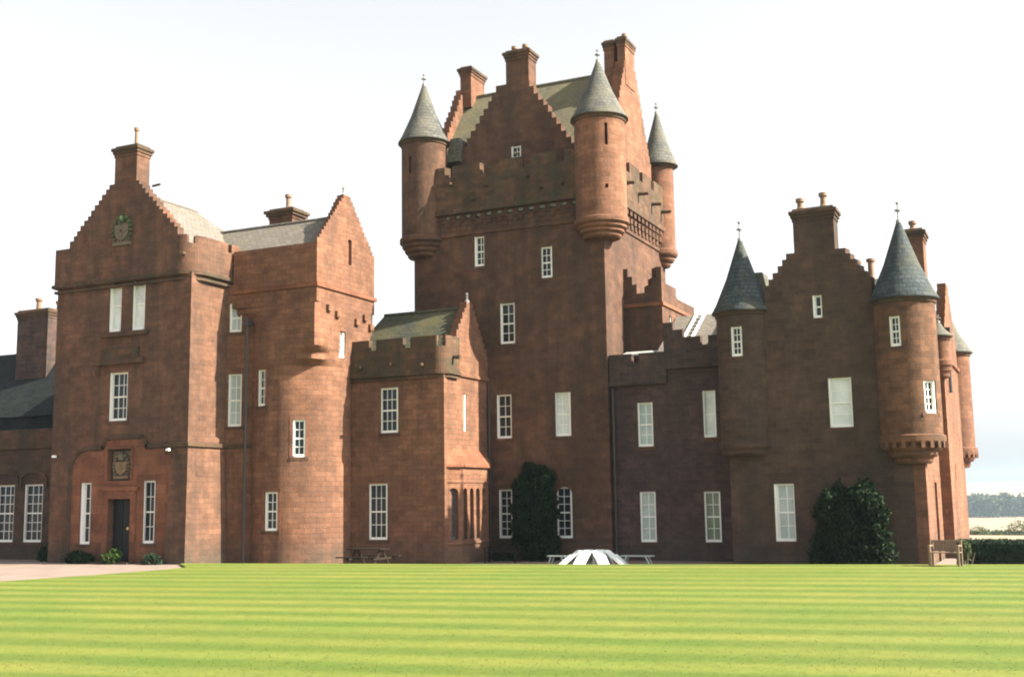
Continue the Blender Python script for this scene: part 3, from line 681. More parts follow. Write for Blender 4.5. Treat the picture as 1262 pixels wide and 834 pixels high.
# red dressed facing inside the hood, cut round the openings
ph = [h for h in ah[3:]] + [adoor, arms]
seg = Path([(pc - hw + AX0 - 8.4, AY0 - .02), (pc + hw + AX0 - 8.4, AY0 - .02)]); o_ = -(pc - hw)
gwall(mb, seg, .1, 5.3, [(h[0] + o_, h[1] + o_, h[2], h[3]) for h in ph], [(0, 2 * hw, 4.3), (.35, 2 * hw - .35, 4.62), (.75, 2 * hw - .75, 4.88), (1.85, 2 * hw - 1.85, 5.35)], .06)
part(mb, 'doorway_facing', 'dress')
mb = MB(); margins(mb, ap, adoor, .3, .06); bar(mb, ap, adoor[0] - .42, adoor[1] + .42, 3.1, 3.28, -.14, .05); margins(mb, ap, arms, .1, .07); part(mb, 'door_case', 'dress')
mb = MB(); bar(mb, ap, adoor[0], adoor[1], GZ + .8, 2.75, .3, .36)
for k in range(4):
    for c_ in range(2):
        u = adoor[0] + .1 + c_ * .58; bar(mb, ap, u, u + .5, .05 + k * .68, .05 + k * .68 + .56, .275, .3)
do = part(mb, 'door', 'door')
mb = MB(); mb.lathe(0, 0, [(.0, 0), (.05, .0), (.05, .04), (0, .05)], 10)
hb = MB(); p_ = ap.fn(adoor[0] + .98, 1.45, .25); hb.tube(p_ + Vector((0, .03, 0)), p_ - Vector((0, .03, 0)), .07, .06, 12); part(hb, 'door_handle', 'brass', do)
mb = MB(); bar(mb, ap, adoor[0] - .3, adoor[1] + .3, -.12, .02, -.7, .25); part(mb, 'door_step', 'parapet')
def coat_of_arms(path, uc, z0, z1, w, d, name, m1, m2, crest):
    mb = MB(); h = z1 - z0
    # backing, shield, helm, mantling scrolls and scroll for a motto, all carved in relief
    if not crest: bar(mb, path, uc - w / 2, uc + w / 2, z0, z1, d, d + .05)
    else: bar(mb, path, uc - w * .3, uc + w * .3, z0 + .1, z1 - .35, d - .02, .04)
    o = part(mb, name, m1)
    sh = MB(); sw = w * .30; zt = z0 + h * .62; zb = z0 + h * .16
    pts = [(-sw, zt), (-sw, zt - (zt - zb) * .5), (-sw * .7, zb + (zt - zb) * .2), (0, zb), (sw * .7, zb + (zt - zb) * .2), (sw, zt - (zt - zb) * .5), (sw, zt)]
    fr = [path.fn(uc + a, b, d - .12) for a, b in pts]; bk = [path.fn(uc + a, b, d) for a, b in pts]
    sh.quad(fr)
    for i in range(len(pts)): j = (i + 1) % len(pts); sh.quad([bk[i], bk[j], fr[j], fr[i]])
    bar(sh, path, uc - sw * .85, uc + sw * .85, zt - (zt - zb) * .45, zt - (zt - zb) * .33, d - .15, d - .1); bar(sh, path, uc - sw * .1, uc + sw * .1, zb + .12, zt - .04, d - .15, d - .1)
    part(sh, 'shield', m2, o)
    mt = MB()
    for sg in (-1, 1):
        for k in range(6):
            a = k / 5; u = uc + sg * w * (.2 + .2 * math.sin(a * 2.6)); z = z0 + h * (.82 - .62 * a)
            c = path.fn(u, z, d - .07); s_ = .10 - .03 * a
            mt.lathe(c.x, c.y, [(0, c.z - s_), (s_ * .8, c.z - s_ * .6), (s_, c.z), (s_ * .75, c.z + s_ * .65), (0, c.z + s_)], 8)
    c = path.fn(uc, z0 + h * .78, d - .08); mt.lathe(c.x, c.y, [(0, c.z - .16), (.14, c.z - .12), (.17, c.z), (.13, c.z + .12), (.05, c.z + .18), (.09, c.z + .24), (0, c.z + .32)], 12)
    part(mt, 'mantling', 'moss' if crest else m1, o)
    sc = MB(); bar(sc, path, uc - w * .38, uc + w * .38, z0 + h * .03, z0 + h * .12, d - .1, d, 4); part(sc, 'scroll', m2, o)
mb = MB(); bar(mb, ap, arms[0] + .005, arms[1] - .005, arms[2] + .005, arms[3] - .005, .25, .3); part(mb, 'arms_panel', 'parapet')
coat_of_arms(ap, (arms[0] + arms[1]) / 2, arms[2] + .05, arms[3] - .08, 1.15, .2, 'coat_of_arms', 'carved', 'carvedgold', False)
mb = MB()
hp = [(ax(-39.6) , 12.75), (ax(-39.5), 12.85)] + [(ax(-37.7) - 1.75 * math.cos(a), 12.6 + .95 * math.sin(a)) for a in [math.pi * k / 14 for k in range(1, 14)]] + [(ax(-35.95), 12.8)]
strip(mb, ap, hp, .16, .1); part(mb, 'hood_mould', 'parapet'); mb = MB(); bar(mb, ap, ax(-39.05), ax(-36.4), 10.02, 10.22, -.16, .05); part(mb, 'sill', 'parapet'); mb = MB(); bar(mb, ap, ax(-39.3), ax(-36.55), 8.75, 8.98, -.2, .05); bar(mb, ap, ax(-39.3), ax(-39.12), 8.35, 8.75, -.15, .05)
bar(mb, ap, ax(-39.05), ax(-36.9), 8.98, 9.5, -.1, .05); part(mb, 'hood_mould', 'parapet')
# parapet with rounded right corner
pr = .9
app = Path([(AX0 - .12, 44.0), (AX0 - .12, AY0 - .12)] + [(AX1 + .16 - pr + pr * math.sin(a), AY0 - .12 + pr - pr * math.cos(a)) for a in [math.pi / 2 * k / 12 for k in range(13)]] + [(AX1 + .16, 42.75)])
l1 = 44.0 - AY0 + .12; pl = app.s[-1]; pcorner = app.s[2]
# the middle of the front rises into the gable, which stands flush with the wall; the parapet returns each side
gleft, gright = l1 + (-41.2 - AX0 + .12), l1 + (-34.75 - AX0 + .12)
mb = MB(); gwall(mb, app, 12.5, 14.35, (), [(0, pl, 14.3), ], .32) if False else None
mb = MB(); gwall(mb, app, 12.5, 17.3, (), [(0, l1 + .3, 14.4), (l1 + .3, gleft, 14.4), (gright, pcorner + .45, 14.35), (pcorner + .45, pcorner + .8, 13.95), (pcorner + .8, pl - .9, 14.3), (pl - .9, pl - .65, 13.9), (pl - .65, pl, 14.3)] + [(a, b, z) for a, b, z in crow(gleft, gright, 14.5, 17.15, 12, 1.35)] + [(gleft, gright, 14.5)], .4)
part(mb, 'gable_wall', 'stone_entrance')
mb = MB(); course(mb, app, 12.55, 12.7, .09, l1 - 2); course(mb, app, 12.3, 12.42, .0, l1 - 2, inn=.25); part(mb, 'string_course', 'parapet')
for (u, z) in ((pcorner + .35, 13.45), (pl - .5, 13.25)):
    a = app.fn(u, z, .05); b = app.fn(u, z - .03, -.4); mb = MB(); mb.tube(a, b, .09); part(mb, 'waterspout', 'parapet')
ag = Path([(AX0 - .12, AY0 - .12), (AX1, AY0 - .12)])
coat_of_arms(ag, -37.95 - (AX0 - .12), 14.15, 15.75, 1.35, -.0, 'coat_of_arms', 'carved', 'carved', True)
mb = MB(); mb.lathe(0, 0, [(0, 0), (.1, 0)], 6)
chimney(-38.6, -37.28, AY0 - .08, AY0 + .75, 16.8, 18.85, 'stone_entrance', ((-37.75, 39.95, 1.0, .1),))
mb = MB(); mb.tube((-36.75, 40.0, 16.95), (-36.3, 40.0, 16.98), .06); part(mb, 'waterspout', 'parapet')
mb = MB()
mb.quad([(-34.35, 39.9, 13.9), (-34.35, 46.5, 13.9), (-37.9, 44.4, 16.85), (-37.9, 39.9, 16.85)]); mb.quad([(-41.5, 46.5, 13.9), (-41.5, 39.9, 13.9), (-37.9, 39.9, 16.85), (-37.9, 44.4, 16.85)]); mb.quad([(-34.35, 46.5, 13.9), (-41.5, 46.5, 13.9), (-37.9, 44.4, 16.85)])
ridge(mb, 'y', 40.1, 44.4, -37.9, 16.85); part(mb, 'entrance_roof', 'slate_pink')
# battered plinth at the right corner and the band above it
mb = MB(); z0, z1 = GZ, 4.95
def ring(x0, x1, y0, y1, o0): return None
mb.hexa([(-34.9, AY0 - .32, z0), (AX1 + .24, AY0 - .32, z0), (AX1 + .24, 42.2, z0), (-34.9, 42.2, z0), (-34.9, AY0 - .04, z1), (AX1 + .05, AY0 - .04, z1), (AX1 + .05, 42.0, z1), (-34.9, 42.0, z1)])
part(mb, 'buttress', 'stone_entrance')
mb = MB(); course(mb, ap, 4.95, 5.12, .16, ax(-35.4), ay(42.3)); part(mb, 'string_course', 'parapet')
mb = MB(); mb.hexa([(-34.7, AY0 - .25, 5.13), (AX1 - .3, AY0 - .25, 5.13), (AX1 - .3, AY0 + .1, 5.13), (-34.7, AY0 + .1, 5.13), (-34.7, AY0 + .05, 8.6), (AX1 - .3, AY0 + .05, 8.6), (AX1 - .3, AY0 + .1, 8.6), (-34.7, AY0 + .1, 8.6)]) if False else None
# recess between entrance tower and stair tower
cpth = Path([(AX1 - .3, 41.7), (-31.5, 41.9)])
wr = [(.3, .98, 5.9, 8.3), (.34, .94, 10.2, 11.55)]
wr = [(.42, 1.08, 5.9, 8.3), (.42, 1.02, 10.2, 11.55)]
mb = MB(); gwall(mb, Path([(AX1 - .3, 42.0), (-31.8, 42.6)]), GZ, 12.4, wr, None, .35); part(mb, 'recess_wall', 'stone')
cpth = Path([(AX1 - .3, 42.0), (-31.8, 42.6)])
window(cpth, wr[0], 2, 2, 'net'); window(cpth, wr[1], 2, 1, 'net')
mb = MB(); course(mb, cpth, 4.95, 5.1, .06); part(mb, 'string_course', 'parapet')
mb = MB(); mb.tube((-32.85, 42.05, -.5), (-32.85, 42.05, 10.6), .065); mb.box(-33.0, -32.7, 41.95, 42.2, 10.4, 10.75); part(mb, 'downpipe', 'iron')
for x, z in ((-41.5, 4.72), (-34.85, 4.82)):
    mb = MB(); mb.box(x - .09, x + .09, AY0 - .34, AY0 - .2, z - .05, z + .05, .02, .02); fl = part(mb, 'floodlight', 'lamp')
    q = MB(); q.box(x - .03, x + .03, AY0 - .25, AY0 + .02, z - .04, z + .04); part(q, 'lamp_bracket', 'iron', fl)

# ================================================================== LOW LEFT WING
lp = Path([(-58.0, 41.8), (-41.9, 41.8)]); lx = lambda x: x + 58
lh = [(lx(a), lx(b), .76, 3.55) for a, b in ((-50.3, -49.1), (-47.85, -46.65), (-45.98, -44.75))]
mb = MB(); gwall(mb, lp, GZ, 5.35, lh); part(mb, 'left_wing_wall', 'stone_grey')
for h in lh: window(lp, h, 3, 3, 'glass')
mb = MB(); course(mb, lp, 5.3, 5.48, .12)
for h in lh:
    uc = (h[0] + h[1]) / 2; strip(mb, lp, [(uc - .78, 3.4)] + [(uc - .78 * math.cos(a), 3.75 + .35 * math.sin(a)) for a in [math.pi * k / 10 for k in range(11)]] + [(uc + .78, 3.4)], .14, .07)
part(mb, 'string_course', 'parapet')
lp2 = Path([(-58, 41.72), (-41.9, 41.72)])
mb = MB(); gwall(mb, lp2, 5.4, 6.25, (), None, .3); part(mb, 'parapet', 'parapet')
mb = MB(); mb.box(-58, -41.9, 44.8, 50, 5, 7.2); roof_gable(mb, 'x', -58, -46.5, 44.6, 50.2, 7.2, 11.1); mb.quad([(-46.5, 44.6, 7.2), (-42, 44.6, 7.2), (-42, 47.4, 9.5), (-46.5, 47.4, 9.5)]); part(mb, 'left_wing_roof', 'slate_black')
mb = MB(); mb.box(-58, -41.9, 42.0, 45, 5.0, 5.9); part(mb, 'flat_roof', 'lead')
chimney(-51.9, -49.6, 46.2, 48.6, 9.0, 13.2, 'parapet_dark', ((-51.2, 47, .85, .17), (-50.3, 47.6, .7, .16)))  # dark stone chosen so the shade on this chimney is in its colour

# ================================================================== GROUND
def lawnmat():
    mm, n, b = mat('mown_lawn')
    pos = N(n, 'ShaderNodeNewGeometry').outputs['Position']
    sx = N(n, 'ShaderNodeSeparateXYZ')
    wob = N(n, 'ShaderNodeTexNoise'); wob.inputs['Scale'].default_value = .35; wob.inputs['Detail'].default_value = 3; n.links.new(pos, wob.inputs['Vector'])
    rt = N(n, 'ShaderNodeMapping'); rt.inputs['Rotation'].default_value = (0, 0, -R(8.6)); n.links.new(pos, rt.inputs[0]); n.links.new(rt.outputs[0], sx.inputs[0])
    a = N(n, 'ShaderNodeMath', operation='MULTIPLY_ADD'); n.links.new(wob.outputs['Fac'], a.inputs[0]); a.inputs[1].default_value = .35; n.links.new(sx.outputs['Y'], a.inputs[2])
    s_ = N(n, 'ShaderNodeMath', operation='MULTIPLY'); n.links.new(a.outputs[0], s_.inputs[0]); s_.inputs[1].default_value = 2 * math.pi / 1.88
    si = N(n, 'ShaderNodeMath', operation='SINE'); n.links.new(s_.outputs[0], si.inputs[0])
    mr = N(n, 'ShaderNodeMapRange'); n.links.new(si.outputs[0], mr.inputs[0]); mr.inputs[1].default_value = -.85; mr.inputs[2].default_value = .85; mr.interpolation_type = 'SMOOTHSTEP'
    pf = N(n, 'ShaderNodeMath', operation='MULTIPLY'); n.links.new(mr.outputs[0], pf.inputs[0]); n.links.new(ramp(n, noise(n, .16, mapping(n, rt.outputs[0], (.5, 1.4, 1)), 4, .6), (.3, (.45, .45, .45)), (.62, (1, 1, 1))), pf.inputs[1])
    st = mix(n, (.072, .104, .016), (.128, .143, .029), pf.outputs[0])
    st = mix(n, st, ramp(n, noise(n, .28, pos, 5, .65), (.33, (.80, .94, .78)), (.68, (1.18, 1.05, 1.12))), 1.0, 'MULTIPLY')
    st = mix(n, st, ramp(n, noise(n, 2.6, pos, 5, .75), (.3, (.85, .88, .85)), (.72, (1.15, 1.12, 1.1))), 1.0, 'MULTIPLY')
    st = mix(n, st, ramp(n, noise(n, 9, pos, 5, .8), (.3, (.78, .84, .78)), (.7, (1.2, 1.15, 1.15))), 1.0, 'MULTIPLY')
    st = mix(n, st, ramp(n, noise(n, 38, pos, 4, .8), (.3, (.75, .8, .74)), (.72, (1.25, 1.2, 1.2))), 1.0, 'MULTIPLY')
    n.links.new(st, b.inputs['Base Color']); b.inputs['Roughness'].default_value = .85; b.inputs['Specular IOR Level'].default_value = .2
    bump(n, b, noise(n, 45, pos, 4, .8), .6, .03)
    return mm
M['lawn'] = lawnmat()
def gravelmat():
    mm, n, b = mat('pink_gravel')
    pos = N(n, 'ShaderNodeNewGeometry').outputs['Position']
    c = mix(n, (.125, .094, .08), (.20, .152, .128), noise(n, 30, pos, 5, .8))
    c = mix(n, c, ramp(n, noise(n, .7, pos, 4), (.35, (.85, .85, .85)), (.65, (1.12, 1.1, 1.08))), 1.0, 'MULTIPLY')
    n.links.new(c, b.inputs['Base Color']); b.inputs['Roughness'].default_value = .95; bump(n, b, noise(n, 40, pos, 4, .8), .5, .02); return mm
M['gravel'] = gravelmat()
edge = [(-33.85, 39.1), (-33.7, 39.35), (-17.06, 41.29), (-4.47, 43.39), (-1.31, 43.92), (30, 49.2)]
left = [(-60, 8), (-34.5, 22.0), (-32.9, 26.5), (-32.26, 28.47), (-31.6, 32.0), (-31.3, 35.5), (-31.6, 36.9)]
poly = [(-60, -30), (60, -30), (60, 54.2)] + edge[::-1] + left[::-1]
mb = MB(); mb.prism([(x, y, -.35) for x, y in poly], (0, 0, .35)); tag(mb.build('lawn', M['lawn']), 'mown lawn with pale and dark stripes', None, None, 'structure')
mb = MB(); mb.prism([(-90, 5, -.4), (-40, 5, -.4), (-31.0, 22, -.4), (-31.0, 36.2, -.4), (-33.9, 39.0, -.4), (-34.05, 42.5, -.4), (-90, 42.5, -.4)], (0, 0, .34))
tag(mb.build('gravel_drive', M['gravel']), 'pink gravel drive before the entrance tower', None, None, 'structure')
mb = MB(); mb.quad([(-31, 36, -.3), (-31, 36, -.3), (30, 46.9, -.3), (30, 64, -.3), (-31, 52, -.3)][1:]); mb.quad([(-36, 39.0, -.305), (-31, 39.0, -.305), (-31, 52, -.305), (-36, 51, -.305)]); tag(mb.build('gravel_path', M['gravel']), 'gravel path along the foot of the castle', None, None, 'structure')

# cut blades standing in the lawn
rb = np.random.default_rng(5); nb = 80000
dd = 12 + 34 * rb.random(nb) ** 1.4; aa = rb.uniform(R(90 + 25 - 27), R(90 + 25 + 27), nb)
bx, by_ = dd * np.cos(aa), dd * np.sin(aa)
okk = (by_ - (41.29 + (bx + 17.06) * .168) < -.05) & (bx > -31.2)
bx, by_ = bx[okk], by_[okk]; nb = len(bx); th = rb.uniform(0, 2 * math.pi, nb); hh = rb.uniform(.003, .011, nb); ln = rb.uniform(-.03, .03, (nb, 2)); ww = .009
v0 = np.stack([bx - ww * np.cos(th), by_ - ww * np.sin(th), np.full(nb, -.002)], 1); v1 = np.stack([bx + ww * np.cos(th), by_ + ww * np.sin(th), np.full(nb, -.002)], 1); v2 = np.stack([bx + ln[:, 0], by_ + ln[:, 1], hh], 1)
me = bpy.data.meshes.new('grass_blades'); me.from_pydata(np.stack([v0, v1, v2], 1).reshape(-1, 3).tolist(), [], np.arange(nb * 3).reshape(-1, 3).tolist()); me.materials.append(M['lawn'])
me.polygons.foreach_set('use_smooth', [True] * nb); me.normals_split_custom_set_from_vertices([(0, 0, 1)] * (nb * 3))
o = bpy.data.objects.new('grass_blades', me); S.collection.objects.link(o); tag(o, 'short cut grass blades of the striped lawn', None, None, 'stuff')

# land falling away to fields, a far wood and pale hills
def land(x, y):
    d = math.hypot(x + 20, y - 45)
    t = min(1, max(0, (d - 50) / 210)); t = t * t * (3 - 2 * t)
    z = -.8 - 20.5 * t
    if d > 1500:
        q = min(1, (d - 1500) / 1600); q = q * q * (3 - 2 * q); z += q * (46 + 9 * math.sin(x * .0021 + 1) + 6 * math.sin(y * .003 + x * .001))
    return z
def fieldmat():
    mm, n, b = mat('field_stubble')
    pos = N(n, 'ShaderNodeNewGeometry').outputs['Position']
    v = N(n, 'ShaderNodeTexVoronoi'); v.inputs['Scale'].default_value = .0024; n.links.new(pos, v.inputs['Vector'])
    cc = N(n, 'ShaderNodeSeparateColor'); n.links.new(v.outputs['Color'], cc.inputs[0])
    c = ramp(n, cc.outputs[0], (.0, (.17, .125, .08)), (.35, (.20, .155, .10)), (.7, (.21, .15, .105)), (1, (.18, .15, .08)))
    c = mix(n, c, ramp(n, noise(n, .02, pos, 6, .7), (.3, (.88, .88, .88)), (.7, (1.1, 1.1, 1.1))), 1.0, 'MULTIPLY')
    n.links.new(c, b.inputs['Base Color']); b.inputs['Roughness'].default_value = .95; return mm
M['field'] = fieldmat()
mb = MB(); rad = [0, 30, 60, 90, 120, 160, 210, 270, 340, 430, 560, 740, 960, 1240, 1500, 1800, 2150, 2550, 3100, 3800]; na = 72
vs = {}
def LV(i, k):
    a = 2 * math.pi * (k % na) / na; x = -20 + rad[i] * math.cos(a); y = 45 + rad[i] * math.sin(a); return (x, y, land(x, y))
for i in range(len(rad) - 1):
    for k in range(na):
        q = [LV(i, k), LV(i + 1, k), LV(i + 1, k + 1), LV(i, k + 1)]
        if i == 0: q = q[0:3]
        mb.quad(q, [(p[0], p[1]) for p in q], True)
tag(mb.build('terrain', M['field'], None, (0, 0, 0)), 'farmland falling away beyond the castle to pale hills', None, None, 'structure')

# ------------------------------------------------------------------ foliage
rng = np.random.default_rng(11)
def leaves(centers, size, jitter=.5, up_bias=.3):
    n = len(centers); c = np.asarray(centers)
    nrm = rng.normal(size=(n, 3)); nrm[:, 2] += up_bias; nrm /= np.linalg.norm(nrm, axis=1)[:, None]
    t = np.cross(nrm, rng.normal(size=(n, 3))); t /= np.linalg.norm(t, axis=1)[:, None]; b = np.cross(nrm, t)
    s_ = size * (1 - jitter / 2 + jitter * rng.random(n))[:, None]
    v = np.stack([c - t * s_, c - b * s_ * .45, c + t * s_, c + b * s_ * .45], 1).reshape(-1, 3)
    return v, np.arange(n * 4).reshape(-1, 4)
def leafobj(name, centers, size, material, parent=None, origin=None, **k):
    v, f = leaves(centers, size, **k); o0 = np.array(origin if origin is not None else (0, 0, 0))
    me = bpy.data.meshes.new(name); me.from_pydata((v - o0).tolist(), [], f.tolist()); me.materials.append(material)
    o = bpy.data.objects.new(name, me); S.collection.objects.link(o); o.location = Vector(o0)
    if parent is not None: o.parent = parent; o.location = Vector(o0) - WORLD[parent]
    WORLD[o] = Vector(o0); return o
def clumpcloud(n, lobes, shell=.55):
    """points scattered in the outer shell of several ellipsoid lobes (cx,cy,cz,rx,ry,rz)"""
    vol = np.array([l[3] * l[4] * l[5] for l in lobes]); pick = rng.choice(len(lobes), n, p=vol / vol.sum()); L = np.array(lobes)[pick]
    d = rng.normal(size=(n, 3)); d /= np.linalg.norm(d, axis=1)[:, None]
    r = (shell + (1.06 - shell) * rng.random(n) ** .7)[:, None]
    return L[:, :3] + d * r * L[:, 3:6]
def shrub(name, loc, lobes, n, size, m_, label, cat='shrub', group=None):
    e = empty(name, loc, label, cat, group); lo = [(loc[0] + a, loc[1] + b, loc[2] + c, d, e_, f) for a, b, c, d, e_, f in lobes]
    pts = clumpcloud(n, lo)
    k = n // 18                            # stray shoots that break the outline
    pts = np.concatenate([pts, clumpcloud(k, [(a, b, c, d * 1.28, e_ * 1.1, f * 1.25) for a, b, c, d, e_, f in lo], .85)])
    leafobj('foliage', pts, size, M[m_], e, loc)
    mb = MB()
    top = max(l[2] for l in lobes)
    for k in range(4):
        a = k * 1.7; mb.tube((loc[0] + .08 * math.cos(a), loc[1] + .08 * math.sin(a), loc[2] - .1), (loc[0] + .35 * math.cos(a), loc[1] + .35 * math.sin(a), loc[2] + top * .9), .05, .015, 6)
    mb.build('stem', M['trunk'], e); return e
# tall flat-topped evergreen trained against the keep
lob = []
for k in range(70):
    x = rng.uniform(-.88, .88); z = rng.uniform(.3, 4.05); lob.append((x, rng.uniform(-.15, .1), z, rng.uniform(.24, .4), .5, rng.uniform(.3, .5)))
for k in range(8): lob.append((rng.uniform(-.85, .85), 0, 4.2 + rng.uniform(-.1, .25), .2, .35, .3))
shrub('wall_shrub', (-21.7, 48.85, -.5), lob, 30000, .085, 'leaf_dark', 'tall flat topped dark evergreen shrub against the keep between two ground floor windows')
lob = []
for k in range(110):
    a = rng.uniform(-1, 1); zmax = 3.45 * max(.1, 1 - abs(a) ** 5) ** .5; z = rng.uniform(.2, max(.4, zmax - .35)); lob.append((a * 1.3, rng.uniform(-.3, .2), z, rng.uniform(.25, .42), .5, rng.uniform(.3, .45)))
shrub('wall_shrub', (-7.35, 46.65, -.5), lob, 36000, .09, 'leaf_dark', 'broad dark block shaped shrub against the right block beside the corner turret')
# small plants at the foot of the walls
shrub('leafy_plant', (-37.55, 39.0, -.06), [(0, 0, .25, .4, .3, .3), (.25, 0, .4, .25, .2, .25), (-.2, 0, .2, .3, .2, .2)], 700, .1, 'leaf_mid', 'bright green leafy plant in front of the black entrance door', 'plant')
shrub('low_bush', (-39.6, 39.1, -.06), [(0, 0, .2, .7, .3, .35), (.5, 0, .2, .4, .3, .25)], 1200, .07, 'leaf_dark', 'low dark bush below the slit window left of the entrance door', 'bush')
shrub('low_bush', (-42.6, 40.6, -.06), [(0, 0, .35, .8, .35, .5), (-.5, 0, .25, .5, .3, .4)], 1600, .07, 'leaf_hedge', 'grey green bush at the left foot of the entrance tower', 'bush')
shrub('low_bush', (-35.3, 39.0, -.06), [(0, 0, .15, .5, .25, .3)], 700, .06, 'leaf_hedge', 'small grey green bush below the slit window right of the entrance door', 'bush')
shrub('low_bush', (-23.2, 48.6, -.5), [(0, 0, .4, .6, .4, .5), (.7, 0, .4, .5, .4, .45)], 1600, .07, 'leaf_dark', 'low dark bush under the window left of the tall evergreen', 'bush')
shrub('sunlit_shrub', (-3.3, 45.5, -.4), [(0, 0, .8, .22, .3, .35)], 700, .06, 'leaf_far', 'small sunlit yellow green shrub between the teak bench and the clipped hedge')

# clipped hedge at the right
def hedge(name, x0, x1, y0, y1, z0, z1, n, label):
    e = empty(name, ((x0 + x1) / 2, (y0 + y1) / 2, z0), label, 'hedge')
    p = rng.random((n, 3)); f = rng.integers(0, 3, n)
    p[f == 0, 1] = np.where(rng.random((f == 0).sum()) < .75, .02, .98); p[f == 1, 2] = 1; p[f == 2, 0] = np.where(rng.random((f == 2).sum()) < .5, 0, 1)
    c = np.array([x0, y0, z0]) + p * np.array([x1 - x0, y1 - y0, z1 - z0]) + rng.normal(size=(n, 3)) * .035
    leafobj('foliage', c, .06, M['leaf_hedge'], e, tuple(WORLD[e]))
    mb = MB(); mb.box(x0 + .08, x1 - .08, y0 + .08, y1 - .08, z0, z1 - .08); mb.build('hedge_core', M['leaf_hedge'], e)
hedge('clipped_hedge', -3.55, 6.5, 45.9, 47.1, -.5, .68, 16000, 'long clipped dark green hedge with a level top at the right edge of the lawn')

# ------------------------------------------------------------------ garden furniture
def bench(loc, w, h, rot, m_, label):
    e = empty('garden_bench', loc, label, 'bench')
    Mx = Matrix.Translation(loc) @ Matrix.Rotation(rot, 4, 'Z')
    def part_b(name, boxes, m__):
        mb = MB()
        for bx in boxes: mb.box(*bx)
        mb.v = [Mx @ p for p in mb.v]; mb.build(name, M[m__], e)
    hw = w / 2; sh_ = .44
    part_b('seat', [(-hw, hw, -.28 + k * .11, -.28 + k * .11 + .09, sh_, sh_ + .03) for k in range(5)], m_)
    part_b('backrest', [(-hw + .07, hw - .07, .26, .31, h - .08, h), (-hw + .07, hw - .07, .26, .31, sh_ + .05, sh_ + .11)] + [(-hw + .09 + k * .105, -hw + .09 + k * .105 + .098, .27, .3, sh_ + .11, h - .08) for k in range(int((w - .2) / .105))], m_)
    for sx_ in (-1, 1):
        x = sx_ * (hw - .035)
        part_b('leg', [(x - .035, x + .035, -.3, -.23, 0, sh_ + .22)], m_); part_b('leg', [(x - .035, x + .035, .24, .32, 0, h)], m_)
        part_b('armrest', [(x - .045, x + .045, -.33, .25, sh_ + .22, sh_ + .26)], m_)
    return e
bench((-3.7, 42.5, 0), 1.0, .86, R(-6), 'wood', 'weathered teak garden bench with slatted back at the lawn edge beside the right tower')
bench((-22.7, 47.3, -.3), 1.5, .68, R(6), 'darkwood', 'dark wooden bench in the shade under the keep left of the tall evergreen')
# picnic table in dark wood at the left
e = empty('picnic_table', (-26.75, 42.6, -.3), 'dark wooden picnic table with fixed benches beside the round stair tower', 'picnic table')
mb = MB()
for k in range(5): mb.box(-27.6, -25.9, 42.25 + k * .15, 42.25 + k * .15 + .13, .46, .5)
mb.build('table_top', M['darkwood'], e)
for y in (41.65, 43.4):
    mb = MB(); mb.box(-27.75, -25.75, y, y + .13, .14, .18); mb.box(-27.75, -25.75, y + .15, y + .28, .14, .18); mb.build('bench_seat', M['darkwood'], e)
for x in (-27.35, -26.15):
    mb = MB(); mb.prism([(x, 41.9, -.3), (x, 42.0, -.3), (x, 42.65, .45), (x, 42.5, .45)], (.05, 0, 0)); mb.prism([(x, 43.4, -.3), (x, 43.3, -.3), (x, 42.65, .45), (x, 42.8, .45)], (.05, 0, 0)); mb.box(x + .052, x + .1, 41.6, 43.7, .04, .135)
    mb.build('leg', M['darkwood'], e)

# white garden table with folded chairs leaning all round against it
tc = Vector((-17.55, 45.2, -.3))
e = empty('garden_table', tc, 'round white garden table ringed by folded chairs on the path before the keep', 'table')
mb = MB(); mb.lathe(tc.x, tc.y, [(0, .26), (.6, .26), (.62, .28), (.62, .30), (.6, .32), (0, .32)], 32); mb.build('table_top', M['garden_white'], e)
for k in range(4):
    a = k * math.pi / 2 + .4; mb = MB(); mb.tube((tc.x + .45 * math.cos(a), tc.y + .45 * math.sin(a), -.3), (tc.x + .3 * math.cos(a), tc.y + .3 * math.sin(a), .26), .03); mb.build('leg', M['garden_white'], e)
def chair(name, label):
    """white slatted chair folded flat, standing upright at the origin with its broad side towards +x"""
    e = empty(name, (0, 0, 0), label, 'chair', 'folded white garden chairs round the table')
    mb = MB()
    for k in range(6): mb.box(-.012, .012, -.19 + k * .064, -.19 + k * .064 + .056, .52, .98)
    mb.box(-.02, .02, -.21, .21, .98, 1.04); mb.box(-.02, .02, -.21, .21, .47, .52); mb.build('backrest', M['garden_white'], e, (0, 0, 0))
    mb = MB()
    for k in range(5): mb.box(.025, .045, -.19, .19, .12 + k * .075, .12 + k * .075 + .06)
    mb.build('seat', M['garden_white'], e, (0, 0, 0))
    for sy_ in (-1, 1):
        mb = MB(); mb.box(-.02, .02, sy_ * .225 - .018, sy_ * .225 + .018, 0, 1.0); mb.build('leg', M['garden_white'], e, (0, 0, 0))
        mb = MB(); mb.box(.05, .08, sy_ * .2 - .015, sy_ * .2 + .015, .02, .7); mb.build('leg', M['garden_white'], e, (0, 0, 0))
    return e
def copy_tree(o):
    c = o.copy(); S.collection.objects.link(c)
    for ch_ in list(o.children): d = ch_.copy(); S.collection.objects.link(d); d.parent = c
    return c
c0 = chair('garden_chair', 'folded white slatted garden chair leaning against the round white table')
for k in range(8):
    o = c0 if k == 0 else copy_tree(c0)
    a = -math.pi / 2 - .1 + k * math.pi / 4
    base = Vector((tc.x + 1.44 * math.cos(a), tc.y + 1.44 * math.sin(a), -.3))
    o.matrix_world = Matrix.Translation(base) @ Matrix.Rotation(a, 4, 'Z') @ Matrix.Rotation(R(-52), 4, 'Y')
